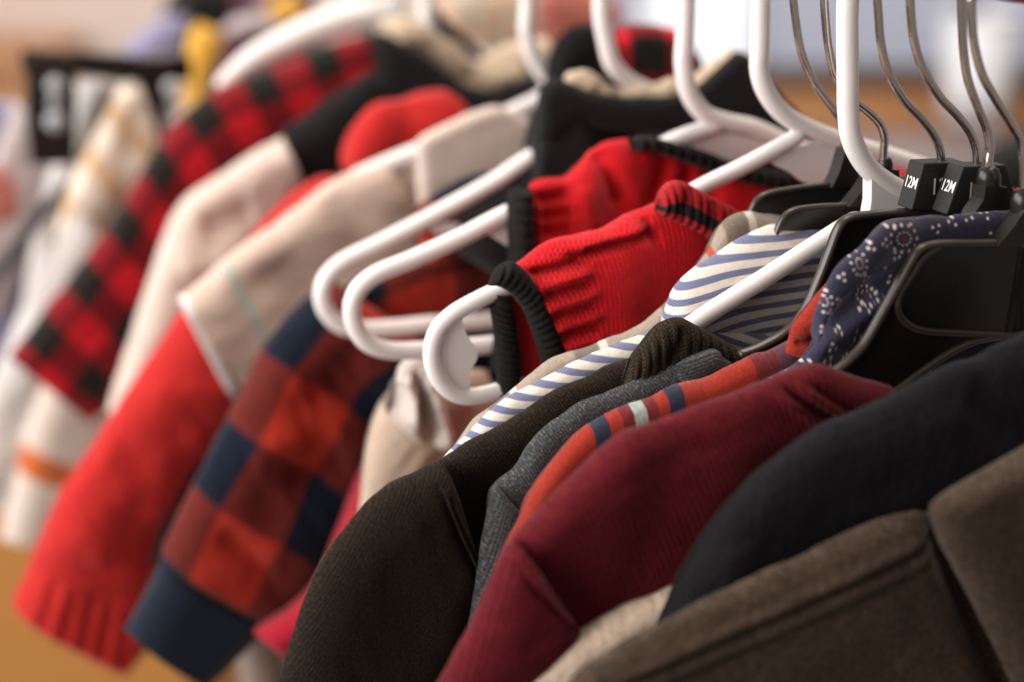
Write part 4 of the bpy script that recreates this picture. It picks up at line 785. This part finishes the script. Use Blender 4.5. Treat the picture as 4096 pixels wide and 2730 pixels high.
box('carcass', M['wood'], (k1[0], 3.2, .004), (k0[0], 3.58, k0[2]-.02), t); box('cabinet_top', M['wood'], (k1[0]-.01, 3.18, k0[2]-.018), (k0[0]+.012, 3.59, k0[2]), t)
g = garment('grey_scarf', 'thin dark grey scarf edge slanting down at the far left', 'scarf', 120, 880, .655)
loft('scarf_cloth', g, M['grey_heather'], .655, [(250, 720), (140, 850), (40, 980), (-60, 1120)], [(270, 760), (165, 900), (70, 1030), (-30, 1170)], .006, 30, 12, seed=161)
g = garment('orange_shirt', 'muted orange shirt at the far left edge under the lilac one', 'shirt', 10, 740, .75)
loft('body', g, M['salmon'], .75, [(-120, 640), (-20, 660), (40, 700), (70, 760)], [(-120, 900), (-20, 900), (40, 880), (80, 850)], .012, 30, 16, caps=(.01, .01), seed=162)
g = garment('lilac_shirt', 'grey lilac shirt edge at the far left below the clip', 'shirt', 60, 600, .80)
loft('sleeve', g, M['lilac'], .80, [(60, 400), (0, 560), (-80, 760), (-200, 1000)], [(260, 640), (200, 800), (120, 1000), (0, 1300)], .014, 40, 24, seed=63)
loft('body', g, M['periwinkle'], .83, [(-200, 430), (-50, 400), (80, 420), (200, 560)], .25, .01, 40, 24, seed=64)
s = .63; g = garment('banded_sweater', 'cream sweater with an orange band round its sleeve at lower left', 'sweater', 250, 1600, s)
A = [(200, 1480), (150, 1580), (110, 1700), (80, 1800), (60, 1900), (30, 2020), (0, 2160)]; B = [(480, 1640), (450, 1760), (420, 1870), (400, 1950), (380, 2020), (340, 2120), (250, 2190)]
v, L = arc_at(A, s, [(92, 1765), (66, 1870)])
M['orange_band'] = cloth('orange_band', lambda b: b.mix(b.math('MULTIPLY', b.step(b.v, v[0], .001), b.math('SUBTRACT', 1, b.step(b.v, v[1], .001))), (.60, .50, .43), (.52, .13, .035)), 'weave')
loft('sleeve', g, M['orange_band'], s, A, B, .018, 60, 28, caps=(.01, .005), seed=65)
for nm, lab, mat, ss, A, B in (
    ('yellow_hoodie', 'mustard yellow garment hanging beyond the check shirt', 'yellow', .95, [(738, 480), (735, 350), (728, 230), (742, 140), (800, 90)], [(800, 490), (830, 390), (862, 290), (890, 210), (888, 130)]),
    ('yellow_hoodie', 'small mustard yellow collar at the top edge behind the white hanger', 'yellow', 1.0, [(1040, 90), (1080, 20), (1150, -20), (1210, 10)], [(1080, 130), (1120, 120), (1170, 110), (1225, 100)]),
    ('plum_sweater', 'dark plum sweater beside the yellow one at the top left', 'plum', 1.05, [(850, 330), (900, 120), (980, 20), (1100, -40), (1250, -60)], [(880, 420), (980, 400), (1080, 350), (1200, 300), (1300, 260)]),
    ('lilac_sweater', 'pale lilac sleeve lying across the plum sweater', 'lilac', .98, [(880, 120), (960, 70), (1040, 50), (1100, 60)], [(920, 150), (990, 140), (1060, 130), (1110, 120)]),
    ('black_coat', 'black coat at the top left beyond the yellow garment', 'black_cloth', 1.15, [(640, 140), (660, 20), (720, -60), (850, -80), (950, -60)], [(700, 190), (740, 200), (790, 190), (850, 150), (930, 110)]),
    ('blue_shirt', 'periwinkle blue shirt shoulder above the clip hanger', 'periwinkle', 1.1, [(480, 210), (540, 150), (610, 90), (680, 60), (740, 60)], [(520, 320), (600, 330), (680, 330), (740, 300), (770, 260)]),
    ('patterned_top', 'top with a mint and coral print at the top centre behind the hooks', 'mint', .9, [(1740, 10), (1800, -60), (1950, -80), (2080, -60), (2140, 20)], [(1800, 260), (1870, 280), (1960, 280), (2050, 260), (2120, 200)]),
    ('salmon_top', 'salmon pink top at the top centre between two white hooks', 'salmon', .95, [(2130, 60), (2180, -60), (2300, -80), (2420, -60), (2480, 40)], [(2150, 200), (2220, 230), (2300, 230), (2400, 200), (2450, 140)]),
    ('black_coat', 'black garment at the right edge behind the metal hooks', 'black_cloth', .5, [(3880, 900), (3930, 640), (3990, 575), (4080, 530), (4200, 500), (4400, 520)], [(3900, 1100), (4000, 1100), (4080, 1100), (4150, 1100), (4300, 1100), (4450, 1100)])):
    g = garment(nm, lab, nm.split('_')[1], A[0][0], A[0][1], ss)
    loft('body', g, M[mat], ss, A, B, .02, 40, 24, amp=.006, caps=(.015, .01), seed=70+len(SC.objects))
